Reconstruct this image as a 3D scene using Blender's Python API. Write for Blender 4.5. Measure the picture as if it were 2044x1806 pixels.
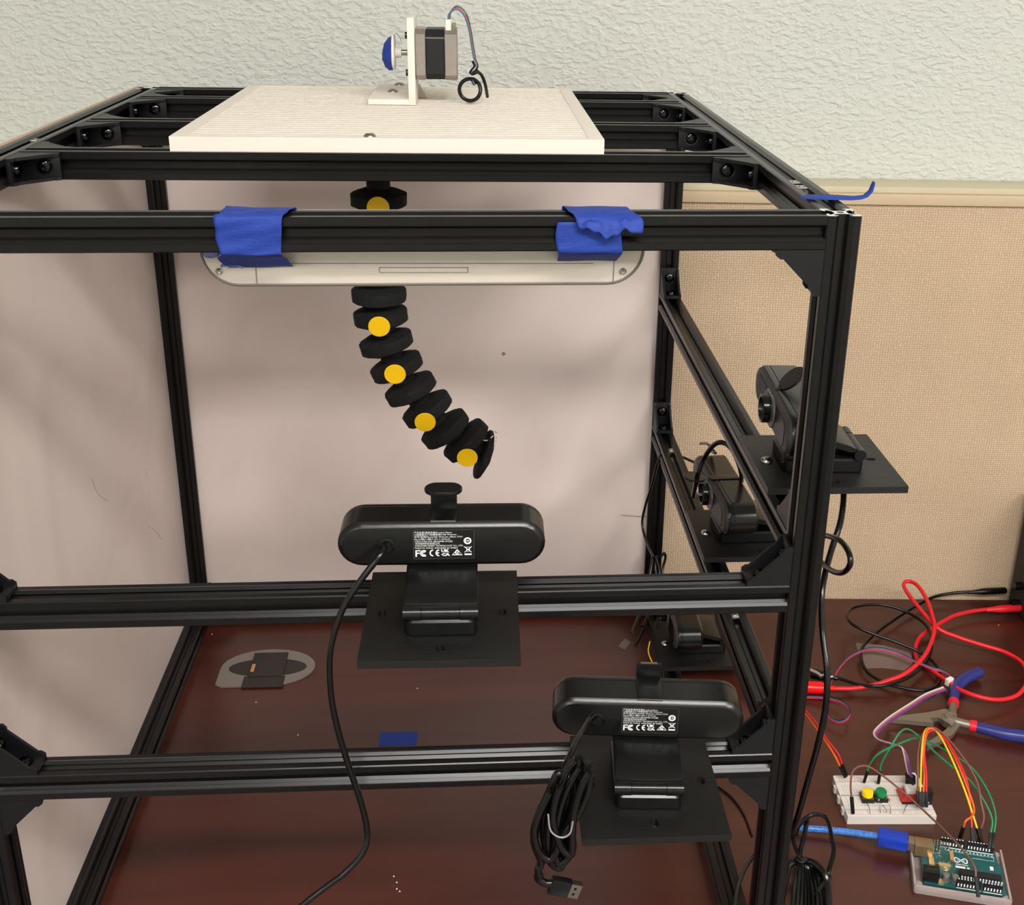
import bpy, bmesh, math, random
from mathutils import Matrix, Vector, Euler
random.seed(7)
S = 0.001            # everything below is written in millimetres; the table top is z = 0
PI = math.pi
C = bpy.context.scene.collection
for o in list(bpy.data.objects):
    bpy.data.objects.remove(o)
scene = bpy.context.scene

# ------------------------------------------------------------------ camera, world, exposure
F_PX, CX, CY = 2306.25, 1107.35, 778.24
yaw, pitch, roll = 0.0725, 0.3676, 0.019
fwd = Vector((math.sin(yaw)*math.cos(pitch), math.cos(yaw)*math.cos(pitch), -math.sin(pitch)))
r0 = Vector((math.cos(yaw), -math.sin(yaw), 0)); u0 = r0.cross(fwd)
right = r0*math.cos(roll) + u0*math.sin(roll)
up = -r0*math.sin(roll) + u0*math.cos(roll)
cd = bpy.data.cameras.new('camera'); cam = bpy.data.objects.new('camera', cd); C.objects.link(cam)
cam.matrix_world = Matrix.Translation(Vector((-221.618, -641.087, 762.578))*S) @ Matrix((
    (right.x, up.x, -fwd.x, 0), (right.y, up.y, -fwd.y, 0), (right.z, up.z, -fwd.z, 0), (0, 0, 0, 1)))
cd.sensor_fit = 'HORIZONTAL'; cd.sensor_width = 36; cd.lens = 36*F_PX/2044
cd.shift_x = (1022-CX)/2044; cd.shift_y = (CY-903)/2044
cd.clip_start = 0.02; cd.clip_end = 30
scene.camera = cam
scene.view_settings.view_transform = 'Standard'; scene.view_settings.look = 'None'
scene.view_settings.gamma = 1; scene.view_settings.use_curve_mapping = False
scene.view_settings.exposure = 0.09
w = bpy.data.worlds.new('world'); scene.world = w; w.use_nodes = True
w.node_tree.nodes['Background'].inputs[0].default_value = (0.9, 0.93, 1, 1)
w.node_tree.nodes['Background'].inputs[1].default_value = 0.12
PANEL_POWER = 17.0      # emission of the ceiling light panels

# ------------------------------------------------------------------ materials
def lin(c):
    return tuple((x/12.92 if x <= 0.04045 else ((x+0.055)/1.055)**2.4) for x in (v/255 for v in c)) + (1,)
MATS = {}
def mat(name, rgb, rough=0.5, metal=0.0, spec=0.5, noise=None, bump=None, trans=0, ior=1.45, coat=0, aniso=None, emit=None):
    """rgb is sRGB 0-255. noise=(scale, amount) varies value, bump=(scale, strength[, stretch])."""
    if name in MATS: return MATS[name]
    m = bpy.data.materials.new(name); m.use_nodes = True; nt = m.node_tree; b = nt.nodes['Principled BSDF']
    b.inputs['Base Color'].default_value = lin(rgb); b.inputs['Roughness'].default_value = rough
    b.inputs['Metallic'].default_value = metal; b.inputs['Specular IOR Level'].default_value = spec
    b.inputs['IOR'].default_value = ior; b.inputs['Transmission Weight'].default_value = trans
    b.inputs['Coat Weight'].default_value = coat
    tc = nt.nodes.new('ShaderNodeTexCoord')
    if noise:
        n = nt.nodes.new('ShaderNodeTexNoise'); n.inputs['Scale'].default_value = noise[0]; n.inputs['Detail'].default_value = 5
        mp = nt.nodes.new('ShaderNodeMapping'); mp.inputs['Scale'].default_value = noise[2] if len(noise) > 2 else (1, 1, 1)
        nt.links.new(tc.outputs['Object'], mp.inputs[0]); nt.links.new(mp.outputs[0], n.inputs['Vector'])
        mr = nt.nodes.new('ShaderNodeMapRange'); mr.inputs[1].default_value = 0.25; mr.inputs[2].default_value = 0.75
        mr.inputs[3].default_value = 1-noise[1]; mr.inputs[4].default_value = 1+noise[1]
        nt.links.new(n.outputs[0], mr.inputs[0])
        mx = nt.nodes.new('ShaderNodeVectorMath'); mx.operation = 'SCALE'; mx.inputs[0].default_value = lin(rgb)[:3]
        nt.links.new(mr.outputs[0], mx.inputs['Scale']); nt.links.new(mx.outputs[0], b.inputs['Base Color'])
    if bump:
        n = nt.nodes.new('ShaderNodeTexNoise'); n.inputs['Scale'].default_value = bump[0]; n.inputs['Detail'].default_value = 3
        mp = nt.nodes.new('ShaderNodeMapping'); mp.inputs['Scale'].default_value = bump[2] if len(bump) > 2 else (1, 1, 1)
        nt.links.new(tc.outputs['Object'], mp.inputs[0]); nt.links.new(mp.outputs[0], n.inputs['Vector'])
        bn = nt.nodes.new('ShaderNodeBump'); bn.inputs['Strength'].default_value = bump[1]; bn.inputs['Distance'].default_value = 0.0006
        nt.links.new(n.outputs[0], bn.inputs['Height']); nt.links.new(bn.outputs[0], b.inputs['Normal'])
    if emit:
        b.inputs['Emission Color'].default_value = lin(emit[0]); b.inputs['Emission Strength'].default_value = emit[1]
    MATS[name] = m; return m

M_BLK = mat('black_anodised', (17, 15, 15), 0.28, 0.0, 0.42, noise=(60, 0.15))
M_ALU = mat('raw_aluminium', (232, 232, 228), 0.4, 0.25)
M_BRK = mat('black_cast_bracket', (15, 15, 18), 0.42, 0.0, 0.5, bump=(900, 0.2))
M_BOLT = mat('black_oxide_bolt', (62, 62, 64), 0.13, 1.0, 0.8)
M_ZINC = mat('zinc_steel', (205, 205, 200), 0.2, 1.0)
M_STEEL = mat('brushed_steel', (168, 160, 150), 0.35, 1.0)
M_PLAS = mat('black_plastic', (15, 15, 15), 0.24, 0, 0.5, bump=(2500, 0.06))
M_PLASG = mat('gloss_black_plastic', (12, 12, 12), 0.2, 0, 0.5)
M_GREYP = mat('dark_grey_plastic', (58, 55, 55), 0.45)
M_PRINT = mat('black_printed_plastic', (21, 20, 19), 0.42, 0, 0.5, bump=(260, 0.45, (1, 4, 14)))
M_RUB = mat('black_rubber_cable', (11, 11, 11), 0.22, 0, 0.55)
M_RUBM = mat('matt_black_housing', (15, 15, 15), 0.5, 0, 0.3)
M_FOAM = mat('black_fibrous_foam', (23, 23, 24), 0.8, 0, 0.3, noise=(260, 0.5), bump=(700, 0.8))
M_WPLAS = mat('cream_printed_plastic', (236, 226, 214), 0.55, 0, 0.4)
M_BAR = mat('white_bar_plastic', (226, 214, 201), 0.4, 0, 0.5)
M_BARD = mat('bar_seam', (120, 112, 103), 0.5)
M_TAPE = mat('blue_masking_tape', (34, 60, 146), 0.6, 0, 0.35, noise=(120, 0.1), bump=(300, 0.5, (1, 1, 4)))
M_TAPEL = mat('blue_tape_back', (128, 138, 205), 0.6, 0, 0.3, noise=(300, 0.15))
M_YEL = mat('yellow_sticker', (248, 196, 12), 0.45, 0, 0.4)
M_LAM = mat('motor_lamination', (26, 26, 29), 0.45, 0.1)
M_MOT = mat('motor_aluminium', (178, 168, 163), 0.34, 0.85, noise=(300, 0.06))
M_WHITE = mat('white_plastic', (236, 230, 222), 0.4)
M_PRT = mat('white_print', (240, 240, 238), 0.6)
M_LABEL = mat('black_label', (20, 19, 20), 0.35)
M_LBE = mat('label_edge', (70, 68, 70), 0.4)
def flat(n, c, r=0.45): return mat(n, c, r)
M_RED = flat('red_insulation', (226, 30, 42), 0.35)
M_REDB = flat('red_boot', (238, 12, 12), 0.25)
M_ORG = flat('orange_insulation', (236, 100, 30)); M_YELW = flat('yellow_insulation', (236, 196, 30))
M_GRN = flat('green_insulation', (28, 128, 82)); M_BRN = flat('brown_insulation', (120, 78, 66))
M_BLU = flat('blue_insulation', (60, 110, 140)); M_PUR = flat('purple_insulation', (84, 62, 140))
M_WHW = flat('white_insulation', (225, 210, 205)); M_PNK = flat('pink_red_insulation', (190, 50, 80))
M_NAVY = flat('navy_grip', (44, 48, 120), 0.3); M_GRY = flat('grey_insulation', (150, 140, 138))
M_BB = mat('breadboard_white', (228, 219, 211), 0.5); M_HOLE = flat('hole_grey', (178, 168, 162))
M_PCB = mat('teal_circuit_board', (22, 84, 84), 0.4, noise=(200, 0.2)); M_PCBR = mat('red_circuit_board', (190, 44, 36), 0.4)
M_CLR = mat('clear_acrylic', (222, 205, 200), 0.2, 0, 0.7, trans=0.55, ior=1.25)
M_USBB = mat('translucent_blue', (24, 70, 205), 0.15, 0, 0.5, trans=0.35)
M_USBC = mat('blue_braid_cable', (70, 125, 205), 0.25, 0, 0.5, noise=(400, 0.4))
M_GOLD = mat('gold_contact', (222, 200, 150), 0.3, .8)
M_GROM = mat('grey_grommet', (124, 114, 106), 0.4); M_CORK = flat('tan_wood_piece', (190, 140, 84))
M_EDGE = mat('board_edge', (196, 166, 140), 0.7)
M_TRIM = mat('beige_trim', (206, 184, 152), 0.55)
M_TRIMC = mat('pale_trim_cap', (204, 193, 165), 0.5)

def new_nodes(name):
    m = bpy.data.materials.new(name); m.use_nodes = True
    return m, m.node_tree, m.node_tree.nodes['Principled BSDF'], m.node_tree.nodes.new('ShaderNodeTexCoord')
def N(nt, t, **k):
    n = nt.nodes.new(t)
    for a, b in k.items():
        if a.startswith('i_'):
            key = a[2:].replace('_', ' ')
            n.inputs[int(key) if key.isdigit() else key].default_value = b
        else: setattr(n, a, b)
    return n
# painted orange-peel wall
M_WALL, nt, b, tc = new_nodes('orange_peel_wall_paint')
b.inputs['Roughness'].default_value = 0.55; b.inputs['Specular IOR Level'].default_value = 0.3
n1 = N(nt, 'ShaderNodeTexNoise', i_Scale=150.0, i_Detail=2.0, i_Distortion=0.25)
n2 = N(nt, 'ShaderNodeTexNoise', i_Scale=3.0, i_Detail=2.0)
mp = N(nt, 'ShaderNodeMapping'); mp.inputs['Scale'].default_value = (0.7, 1, 1.2)
nt.links.new(tc.outputs['Object'], mp.inputs[0]); nt.links.new(mp.outputs[0], n1.inputs['Vector']); nt.links.new(tc.outputs['Object'], n2.inputs['Vector'])
cr = N(nt, 'ShaderNodeValToRGB'); cr.color_ramp.elements[0].position = 0.42; cr.color_ramp.elements[1].position = 0.66
nt.links.new(n1.outputs[0], cr.inputs[0])
bn = N(nt, 'ShaderNodeBump', i_Strength=0.6, i_Distance=0.0019)
nt.links.new(cr.outputs[0], bn.inputs['Height']); nt.links.new(bn.outputs[0], b.inputs['Normal'])
cr2 = N(nt, 'ShaderNodeValToRGB'); cr2.color_ramp.elements[0].color = lin((206, 208, 200)); cr2.color_ramp.elements[1].color = lin((216, 215, 207))
nt.links.new(n2.outputs[0], cr2.inputs[0]); nt.links.new(cr2.outputs[0], b.inputs['Base Color'])
# woven partition cloth
M_CLOTH, nt, b, tc = new_nodes('woven_beige_cloth')
b.inputs['Roughness'].default_value = 0.9; b.inputs['Specular IOR Level'].default_value = 0.15
wa = N(nt, 'ShaderNodeTexWave', wave_type='BANDS', bands_direction='X', i_Scale=104.0, i_Distortion=3.5, i_Detail=2.0); wa.inputs['Detail Scale'].default_value = 2.5
wb = N(nt, 'ShaderNodeTexWave', wave_type='BANDS', bands_direction='Z', i_Scale=118.0, i_Distortion=4.5, i_Detail=2.0); wb.inputs['Detail Scale'].default_value = 2.5
for x in (wa, wb): nt.links.new(tc.outputs['Object'], x.inputs['Vector'])
ml = N(nt, 'ShaderNodeMath', operation='MULTIPLY'); nt.links.new(wa.outputs['Fac'], ml.inputs[0]); nt.links.new(wb.outputs['Fac'], ml.inputs[1])
nz = N(nt, 'ShaderNodeTexNoise', i_Scale=12.0, i_Detail=3.0); nt.links.new(tc.outputs['Object'], nz.inputs['Vector'])
ad = N(nt, 'ShaderNodeMath', operation='MULTIPLY_ADD'); ad.inputs[1].default_value = 0.35; nt.links.new(nz.outputs[0], ad.inputs[0]); nt.links.new(ml.outputs[0], ad.inputs[2])
cr = N(nt, 'ShaderNodeValToRGB'); cr.color_ramp.elements[0].color = lin((188, 162, 134)); cr.color_ramp.elements[1].color = lin((226, 201, 170))
cr.color_ramp.elements[0].position = 0.1; cr.color_ramp.elements[1].position = 1.0
nt.links.new(ad.outputs[0], cr.inputs[0]); nt.links.new(cr.outputs[0], b.inputs['Base Color'])
bn = N(nt, 'ShaderNodeBump', i_Strength=0.45, i_Distance=0.0011); nt.links.new(ml.outputs[0], bn.inputs['Height']); nt.links.new(bn.outputs[0], b.inputs['Normal'])
# mahogany laminate
M_TABLE, nt, b, tc = new_nodes('mahogany_laminate')
mp = N(nt, 'ShaderNodeMapping'); mp.inputs['Scale'].default_value = (1.2, 14, 14)
n1 = N(nt, 'ShaderNodeTexNoise', i_Scale=1.6, i_Detail=6.0, i_Distortion=0.4); n2 = N(nt, 'ShaderNodeTexNoise', i_Scale=6.0, i_Detail=4.0)
nt.links.new(tc.outputs['Object'], mp.inputs[0]); nt.links.new(mp.outputs[0], n1.inputs['Vector']); nt.links.new(mp.outputs[0], n2.inputs['Vector'])
mx = N(nt, 'ShaderNodeMath', operation='MULTIPLY_ADD'); mx.inputs[1].default_value = 0.3; nt.links.new(n2.outputs[0], mx.inputs[0]); nt.links.new(n1.outputs[0], mx.inputs[2])
cr = N(nt, 'ShaderNodeValToRGB'); cr.color_ramp.elements[0].position = 0.35; cr.color_ramp.elements[1].position = 1.15
cr.color_ramp.elements[0].color = lin((50, 19, 13)); cr.color_ramp.elements[1].color = lin((88, 40, 30))
nt.links.new(mx.outputs[0], cr.inputs[0]); nt.links.new(cr.outputs[0], b.inputs['Base Color'])
b.inputs['Roughness'].default_value = 0.29; b.inputs['Specular IOR Level'].default_value = 0.65
# pinkish white melamine panel with faint scuffs
M_PANEL, nt, b, tc = new_nodes('pinkish_white_melamine')
n1 = N(nt, 'ShaderNodeTexNoise', i_Scale=5.0, i_Detail=6.0, i_Distortion=1.2); nt.links.new(tc.outputs['Object'], n1.inputs['Vector'])
cr = N(nt, 'ShaderNodeValToRGB'); cr.color_ramp.elements[0].position = 0.3; cr.color_ramp.elements[1].position = 0.55
cr.color_ramp.elements[0].color = lin((222, 204, 197)); cr.color_ramp.elements[1].color = lin((232, 215, 208))
nt.links.new(n1.outputs[0], cr.inputs[0]); nt.links.new(cr.outputs[0], b.inputs['Base Color'])
b.inputs['Roughness'].default_value = 0.36; b.inputs['Specular IOR Level'].default_value = 0.45
M_SCUFF = mat('scuff_mark', (150, 132, 126), 0.6)

# ------------------------------------------------------------------ geometry helpers
class G:
    """collects vertices and faces (millimetres) and links them as one mesh object"""
    def __init__(s): s.v = []; s.f = []; s.mi = []
    def add(s, vs, fs, m=0, X=None):
        o = len(s.v)
        s.v += [tuple(X @ Vector(v)) if X else tuple(v) for v in vs]
        s.f += [tuple(i+o for i in f) for f in fs]; s.mi += [m]*len(fs); return s
    def box(s, x0, x1, y0, y1, z0, z1, m=0, X=None, bev=0):
        if not bev:
            vs = [(x, y, z) for z in (z0, z1) for y in (y0, y1) for x in (x0, x1)]
            return s.add(vs, [(0, 2, 3, 1), (4, 5, 7, 6), (0, 1, 5, 4), (2, 6, 7, 3), (0, 4, 6, 2), (1, 3, 7, 5)], m, X)
        bm = bmesh.new(); bmesh.ops.create_cube(bm, size=1)
        for v in bm.verts: v.co = Vector(((x0+x1)/2+v.co.x*(x1-x0), (y0+y1)/2+v.co.y*(y1-y0), (z0+z1)/2+v.co.z*(z1-z0)))
        bmesh.ops.bevel(bm, geom=bm.edges[:], offset=bev, segments=2, profile=0.6, affect='EDGES')
        bm.verts.index_update(); s.add([v.co[:] for v in bm.verts], [[v.index for v in f.verts] for f in bm.faces], m, X); bm.free(); return s
    def prism(s, poly, a, b, axis='z', m=0, X=None, cap=True, capm=None):
        """poly in the two other axes, extruded from a to b along axis"""
        def P(p, t): return {'x': (t, p[0], p[1]), 'y': (p[0], t, p[1]), 'z': (p[0], p[1], t)}[axis]
        n = len(poly); vs = [P(p, a) for p in poly]+[P(p, b) for p in poly]
        s.add(vs, [(i, (i+1) % n, n+(i+1) % n, n+i) for i in range(n)], m, X)
        if cap:
            o = len(s.v)-2*n
            s.f += [tuple(o+i for i in range(n))[::-1], tuple(o+n+i for i in range(n))]; s.mi += [m if capm is None else capm]*2
        return s
    def loft(s, rings, m=0, X=None, closed=True, cap=True):
        n = len(rings[0]); vs = [p for r in rings for p in r]; fs = []
        for k in range(len(rings)-1):
            for i in range(n if closed else n-1):
                j = (i+1) % n; fs.append((k*n+i, k*n+j, (k+1)*n+j, (k+1)*n+i))
        if cap and closed: fs += [tuple(range(n))[::-1], tuple((len(rings)-1)*n+i for i in range(n))]
        return s.add(vs, fs, m, X)
    def lathe(s, prof, seg=32, m=0, X=None, cap=True):
        """prof = [(r, z)...] about z"""
        return s.loft([[(r*math.cos(2*PI*i/seg), r*math.sin(2*PI*i/seg), z) for i in range(seg)] for r, z in prof], m, X, True, cap)
    def cyl(s, p, q, r, seg=16, m=0, r2=None):
        p, q = Vector(p), Vector(q); X = Matrix.Translation(p) @ (q-p).to_track_quat('Z', 'Y').to_matrix().to_4x4()
        return s.lathe([(r, 0), (r if r2 is None else r2, (q-p).length)], seg, m, X)
    def tube(s, pts, r, seg=10, m=0, smooth=8, flat=None):
        P = spline(pts, smooth) if smooth else [Vector(p) for p in pts]
        n = len(P); T = [(P[min(i+1, n-1)]-P[max(i-1, 0)]).normalized() for i in range(n)]
        a = Vector((0, 0, 1)) if abs(T[0].z) < 0.9 else Vector((1, 0, 0)); nrm = (a-T[0]*a.dot(T[0])).normalized(); rings = []
        for i in range(n):
            nrm = (nrm-T[i]*nrm.dot(T[i])).normalized(); bi = T[i].cross(nrm)
            rr = r(i/(n-1)) if callable(r) else r
            rings.append([tuple(P[i]+nrm*rr*math.cos(2*PI*k/seg)+bi*rr*math.sin(2*PI*k/seg)) for k in range(seg)])
        return s.loft(rings, m)
    def build(s, name, mats, parent=None, X=None, sharp=35, inv=None, **tags):
        me = bpy.data.meshes.new(name)
        me.from_pydata([(x*S, y*S, z*S) for x, y, z in s.v], [], s.f)
        if not isinstance(mats, (list, tuple)): mats = [mats]
        for mm in mats: me.materials.append(mm)
        if len(mats) > 1: me.polygons.foreach_set('material_index', s.mi)
        bm = bmesh.new(); bm.from_mesh(me); bmesh.ops.recalc_face_normals(bm, faces=bm.faces[:]); bm.to_mesh(me); bm.free()
        me.polygons.foreach_set('use_smooth', [True]*len(me.polygons)); me.set_sharp_from_angle(angle=math.radians(sharp))
        o = bpy.data.objects.new(name, me); C.objects.link(o)
        if parent:
            o.parent = parent
            if inv: o.matrix_parent_inverse = inv
        if X: o.matrix_basis = X
        for k, v in tags.items(): o[k] = v
        return o
def spline(pts, n=8):
    P = [Vector(p) for p in pts]
    if len(P) < 3: return P
    Q = [P[0]*2-P[1]]+P+[P[-1]*2-P[-2]]; out = []
    for i in range(1, len(Q)-2):
        for k in range(n):
            t = k/n
            out.append(0.5*((2*Q[i])+(Q[i+1]-Q[i-1])*t+(2*Q[i-1]-5*Q[i]+4*Q[i+1]-Q[i+2])*t*t+(3*Q[i]-Q[i-1]-3*Q[i+1]+Q[i+2])*t**3))
    out.append(P[-1]); return out
def T3(x, y, z): return Matrix.Translation((x*S, y*S, z*S))
def Tm(x, y, z): return Matrix.Translation((x, y, z))
def RZ(d): return Matrix.Rotation(math.radians(d), 4, 'Z')
def RX(d): return Matrix.Rotation(math.radians(d), 4, 'X')
def RY(d): return Matrix.Rotation(math.radians(d), 4, 'Y')
def thing(name, label, cat, loc=(0, 0, 0), rz=0, group=None):
    o = bpy.data.objects.new(name, None); C.objects.link(o); o.empty_display_size = 0.02
    o.location = Vector(loc)*S; o.rotation_euler = (0, 0, math.radians(rz)); o['label'] = label; o['category'] = cat
    if group: o['group'] = group
    return o
def IW(t):  # world-space geometry under an Empty
    return (Matrix.Translation(t.location) @ t.rotation_euler.to_matrix().to_4x4()).inverted()
def tag(o, label, cat, group=None):
    o['label'] = label; o['category'] = cat
    if group: o['group'] = group
    return o
def copy_tree(o, parent=None):
    c = o.copy(); C.objects.link(c); c.parent = parent
    for ch in [x for x in bpy.data.objects if x.parent == o]: copy_tree(ch, c)
    return c
def stadium(w, h, n=14, inset=0):
    r = h/2-inset; a = w/2-h/2; p = []
    for i in range(n+1): t = -PI/2+PI*i/n; p.append((a+r*math.cos(t), r*math.sin(t)))
    for i in range(n+1): t = PI/2+PI*i/n; p.append((-a+r*math.cos(t), r*math.sin(t)))
    return p
def rrect(x0, x1, y0, y1, r, n=5):
    p = []
    for cx, cy, a in ((x1-r, y0+r, -PI/2), (x1-r, y1-r, 0), (x0+r, y1-r, PI/2), (x0+r, y0+r, PI)):
        for i in range(n+1): t = a+PI/2*i/n; p.append((cx+r*math.cos(t), cy+r*math.sin(t)))
    return p

# ------------------------------------------------------------------ the room
W, D, H = 561.3, 594.4, 620.5
FLOOR, CEIL = -740, 1880
g = G().box(-2400, 2600, -3400, 1400, FLOOR-60, FLOOR); g.build('floor', mat('grey_carpet', (120, 116, 110), 0.95, bump=(400, 0.5)), kind='structure')
M_CEIL = mat('ceiling_tile', (235, 233, 228), 0.9)
G().box(-2400, 2600, -3400, 1400, CEIL, CEIL+50).build('ceiling', M_CEIL, kind='structure')
RW = -2.85   # the wall runs at a slight angle to the frame
wall = G().box(-2700, 2700, 52, 120, FLOOR, CEIL).build('wall_back', M_WALL, X=T3(249, 598, 0) @ RZ(RW), kind='structure')
M_WP = mat('plain_wall_paint', (205, 207, 200), 0.8)
G().box(-2460, -2400, -3400, 1400, FLOOR, CEIL).build('wall_left', M_WP, kind='structure')
G().box(2600, 2660, -3400, 1400, FLOOR, CEIL).build('wall_right', M_WP, kind='structure')
G().box(-2400, 2600, -3460, -3400, FLOOR, CEIL).build('wall_front', M_WP, kind='structure')
# ceiling light panels (outside the view, the last two added as fill; they light the room and show as highlights)
def light_panel(x, y, label, sx=1200, sy=600, k=1.0):
    t = thing('ceiling_light', label, 'ceiling light', (x, y, CEIL-2))
    G().box(-sx/2-20, sx/2+20, -sy/2-20, -sy/2, -10, 1).box(-sx/2-20, sx/2+20, sy/2, sy/2+20, -10, 1).box(-sx/2-20, -sx/2, -sy/2, sy/2, -10, 1).box(sx/2, sx/2+20, -sy/2, sy/2, -10, 1).build('frame', M_WHITE, t)
    G().box(-sx/2, sx/2, -sy/2, sy/2, -6, 0).build('diffuser', mat('diffuser_%d' % int(k*100), (255, 255, 255), 0.6, emit=((253, 251, 248), PANEL_POWER*k)), t)
light_panel(90, -1330, 'rectangular ceiling light panel in front of the desk', 1150, 300, 2.6)
light_panel(-1500, -2500, 'added unseen ceiling fill light towards the left rear of the room', 1200, 600, 0.9)  # fill fixture added out of view to lift the general light
light_panel(1500, -1900, 'added unseen ceiling fill light towards the right rear of the room', 1200, 600, 1.5)  # added out of view to brighten the left board and the wall

# cubicle partition behind the table: cloth face, rail and pale cap
t = thing('partition', 'beige woven cloth partition panel with a smooth rail behind the desk', 'partition', (249, 598, 0), RW)
G().box(-1500, 1100, 0, 30, -700, 501).build('cloth_panel', M_CLOTH, t)
G().box(-1500, 1100, -4, 34, 501, 513, bev=1.5).build('rail', M_TRIM, t)
G().box(-1500, 1100, 2, 50, 513, 520, bev=1.5).build('cap', M_TRIMC, t)
# desk
t = thing('desk', 'dark mahogany laminate desk under the metal frame', 'desk', (0, 0, FLOOR))
G().prism([(-1100, -330), (1000, -330), (1000, 558), (-1100, 663)], -28, 0, 'z').build('top', M_TABLE, t, inv=IW(t))
for x in (-1080, 960):
    G().box(x, x+20, -280, 560, FLOOR, -28).build('side_panel', M_TABLE, t, inv=IW(t))
G().box(-1060, 960, 480, 498, FLOOR+250, -28).build('modesty_panel', M_TABLE, t, inv=IW(t))

# ------------------------------------------------------------------ the slotted frame
frame = thing('extrusion_frame', 'large black slotted aluminium frame with white boards on back and left', 'frame', (-W/2, D/2, 0))
FI = IW(frame)
half = [(9.3, 10), (5.4, 10), (5.2, 9.7), (4.8, 9.7), (3.1, 8.1), (3.1, 7.9), (5.6, 7.9), (5.6, 6.6), (3.0, 4.1)]
side = half+[(-x, y) for x, y in half[::-1]]
prof = []
for k in range(4):
    c, s_ = math.cos(k*PI/2), math.sin(k*PI/2)
    prof += [(x*c-y*s_, x*s_+y*c) for x, y in side]
def beam(name, a, b, axis, c0, c1, label=None, tilt=None):
    """extrusion centred on (c0,c1) in the two other axes, from a to b"""
    g = G(); g.prism([(x+c0, y+c1) for x, y in prof], a, b, axis, 0, capm=1)
    if tilt:   # lower the left end
        g.v = [(x, y, z+tilt*(-x/W)) for x, y, z in g.v]
    # dark bore in the cut ends
    o = g.build(name, [M_BLK, M_ALU], frame, inv=FI, sharp=25)
    if label: o['label'] = label
    return o
for x in (-10, -W+10):
    for y in (10, D-10): beam('post', 0, H, 'z', x, y)
for x, y in ((-10, 10), (-10, D-10)): G().cyl((x, y, H-1), (x, y, H+0.15), 2.1, 16).build('end_bore', M_RUB, frame, inv=FI)
ZT = H-10
XI0, XI1 = -W+20, -20
beam('crossbeam', XI0, XI1, 'x', 10, ZT, tilt=-2.9)
YB = [200.2, 350.2, 502.5, D-20]
for y in YB: beam('crossbeam', XI0, XI1, 'x', y+10, ZT)
beam('crossbeam', XI0, XI1, 'x', 10, 367.7, tilt=-1.7)
beam('crossbeam', XI0, XI1, 'x', 10, 235, tilt=-0.8)
beam('crossbeam', XI0, XI1, 'x', 10, 10); beam('crossbeam', XI0, XI1, 'x', D-10, 10)
for z in (ZT, 398, 240, 10): beam('side_rail', 20, D-20, 'y', -10, z)
for z in (ZT, 10): beam('side_rail', 20, D-20, 'y', -W+10, z)

# white boards
G().box(XI0-5, XI1+5, D-12, D-8, 16, H-16).build('back_panel', M_PANEL, frame, inv=FI, label='pinkish white smooth board')
G().box(-W-4, -W, 0, D, 2, H-.6, 0).build('side_panel', M_PANEL, frame, inv=FI, label='pinkish white smooth board')
G().box(-W-4, -W, 0, D, H-.58, H+.1).build('board_edge', M_EDGE, frame, inv=FI, label='raw tan top edge of the left board')

# corner brackets: two flanges, two triangular webs, two button bolts
bg = G()
bg.box(0, 28, -8.5, 8.5, 0, 3, bev=0.4).box(0, 3, -8.5, 8.5, 0, 28, bev=0.4)
tri = [(0, 0), (28, 0), (28, 3.6), (25.5, 5.6), (23.5, 5.6), (5.6, 23.5), (5.6, 25.5), (3.6, 28), (0, 28)]
bg.prism(tri, -9.4, -7.2, 'y').prism(tri, 7.2, 9.4, 'y')
b0 = bg.build('corner_bracket', M_BRK, frame, sharp=30)
gb = G(); gb.lathe([(4.9, 0), (4.9, 0.8), (4.3, 2.2), (2.9, 3.0), (1.7, 3.1), (1.5, 1.6)], 20)
gb.lathe([(6, 0), (6, 0.5)], 20)
bolt0 = gb.build('bolt', M_BOLT, b0, X=T3(17, 0, 3))
bolt1 = bolt0.copy(); C.objects.link(bolt1); bolt1.parent = b0; bolt1.matrix_basis = T3(3, 0, 17) @ RY(90)
first = [True]
def bracket(pos, ax, az):
    """corner at pos, first flange along ax, second along az"""
    ax, az = Vector(ax), Vector(az); ay = az.cross(ax)
    M = Matrix(((ax.x, ay.x, az.x, 0), (ax.y, ay.y, az.y, 0), (ax.z, ay.z, az.z, 0), (0, 0, 0, 1)))
    o = b0 if first[0] else copy_tree(b0, frame)
    first[0] = False
    o.matrix_parent_inverse = FI; o.matrix_basis = T3(*pos) @ M
for y in YB:
    bracket((XI1, y, ZT), (-1, 0, 0), (0, -1, 0)); bracket((XI0, y, ZT), (1, 0, 0), (0, -1, 0))
    if y < 560:
        bracket((XI1, y+20, ZT), (-1, 0, 0), (0, 1, 0)); bracket((XI0, y+20, ZT), (1, 0, 0), (0, 1, 0))
for x, sx in ((XI1, -1), (XI0, 1)):
    dz = -2.9 if sx > 0 else 0
    bracket((x, 10, H-20+dz), (sx, 0, 0), (0, 0, -1))
    bracket((x, 10, 377.7+dz/2), (sx, 0, 0), (0, 0, 1))
    bracket((x, 10, 245+dz/4), (sx, 0, 0), (0, 0, 1)); bracket((x, 10, 225+dz/4), (sx, 0, 0), (0, 0, -1))
    bracket((x, D-10, 20), (sx, 0, 0), (0, 0, 1)); bracket((x, D-10, H-20), (sx, 0, 0), (0, 0, -1))
for z in (408, 250):
    bracket((-10, D-20, z), (0, -1, 0), (0, 0, 1)); bracket((-10, 20, z), (0, 1, 0), (0, 0, 1))
bracket((-10, D-20, 20), (0, -1, 0), (0, 0, 1))
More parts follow.
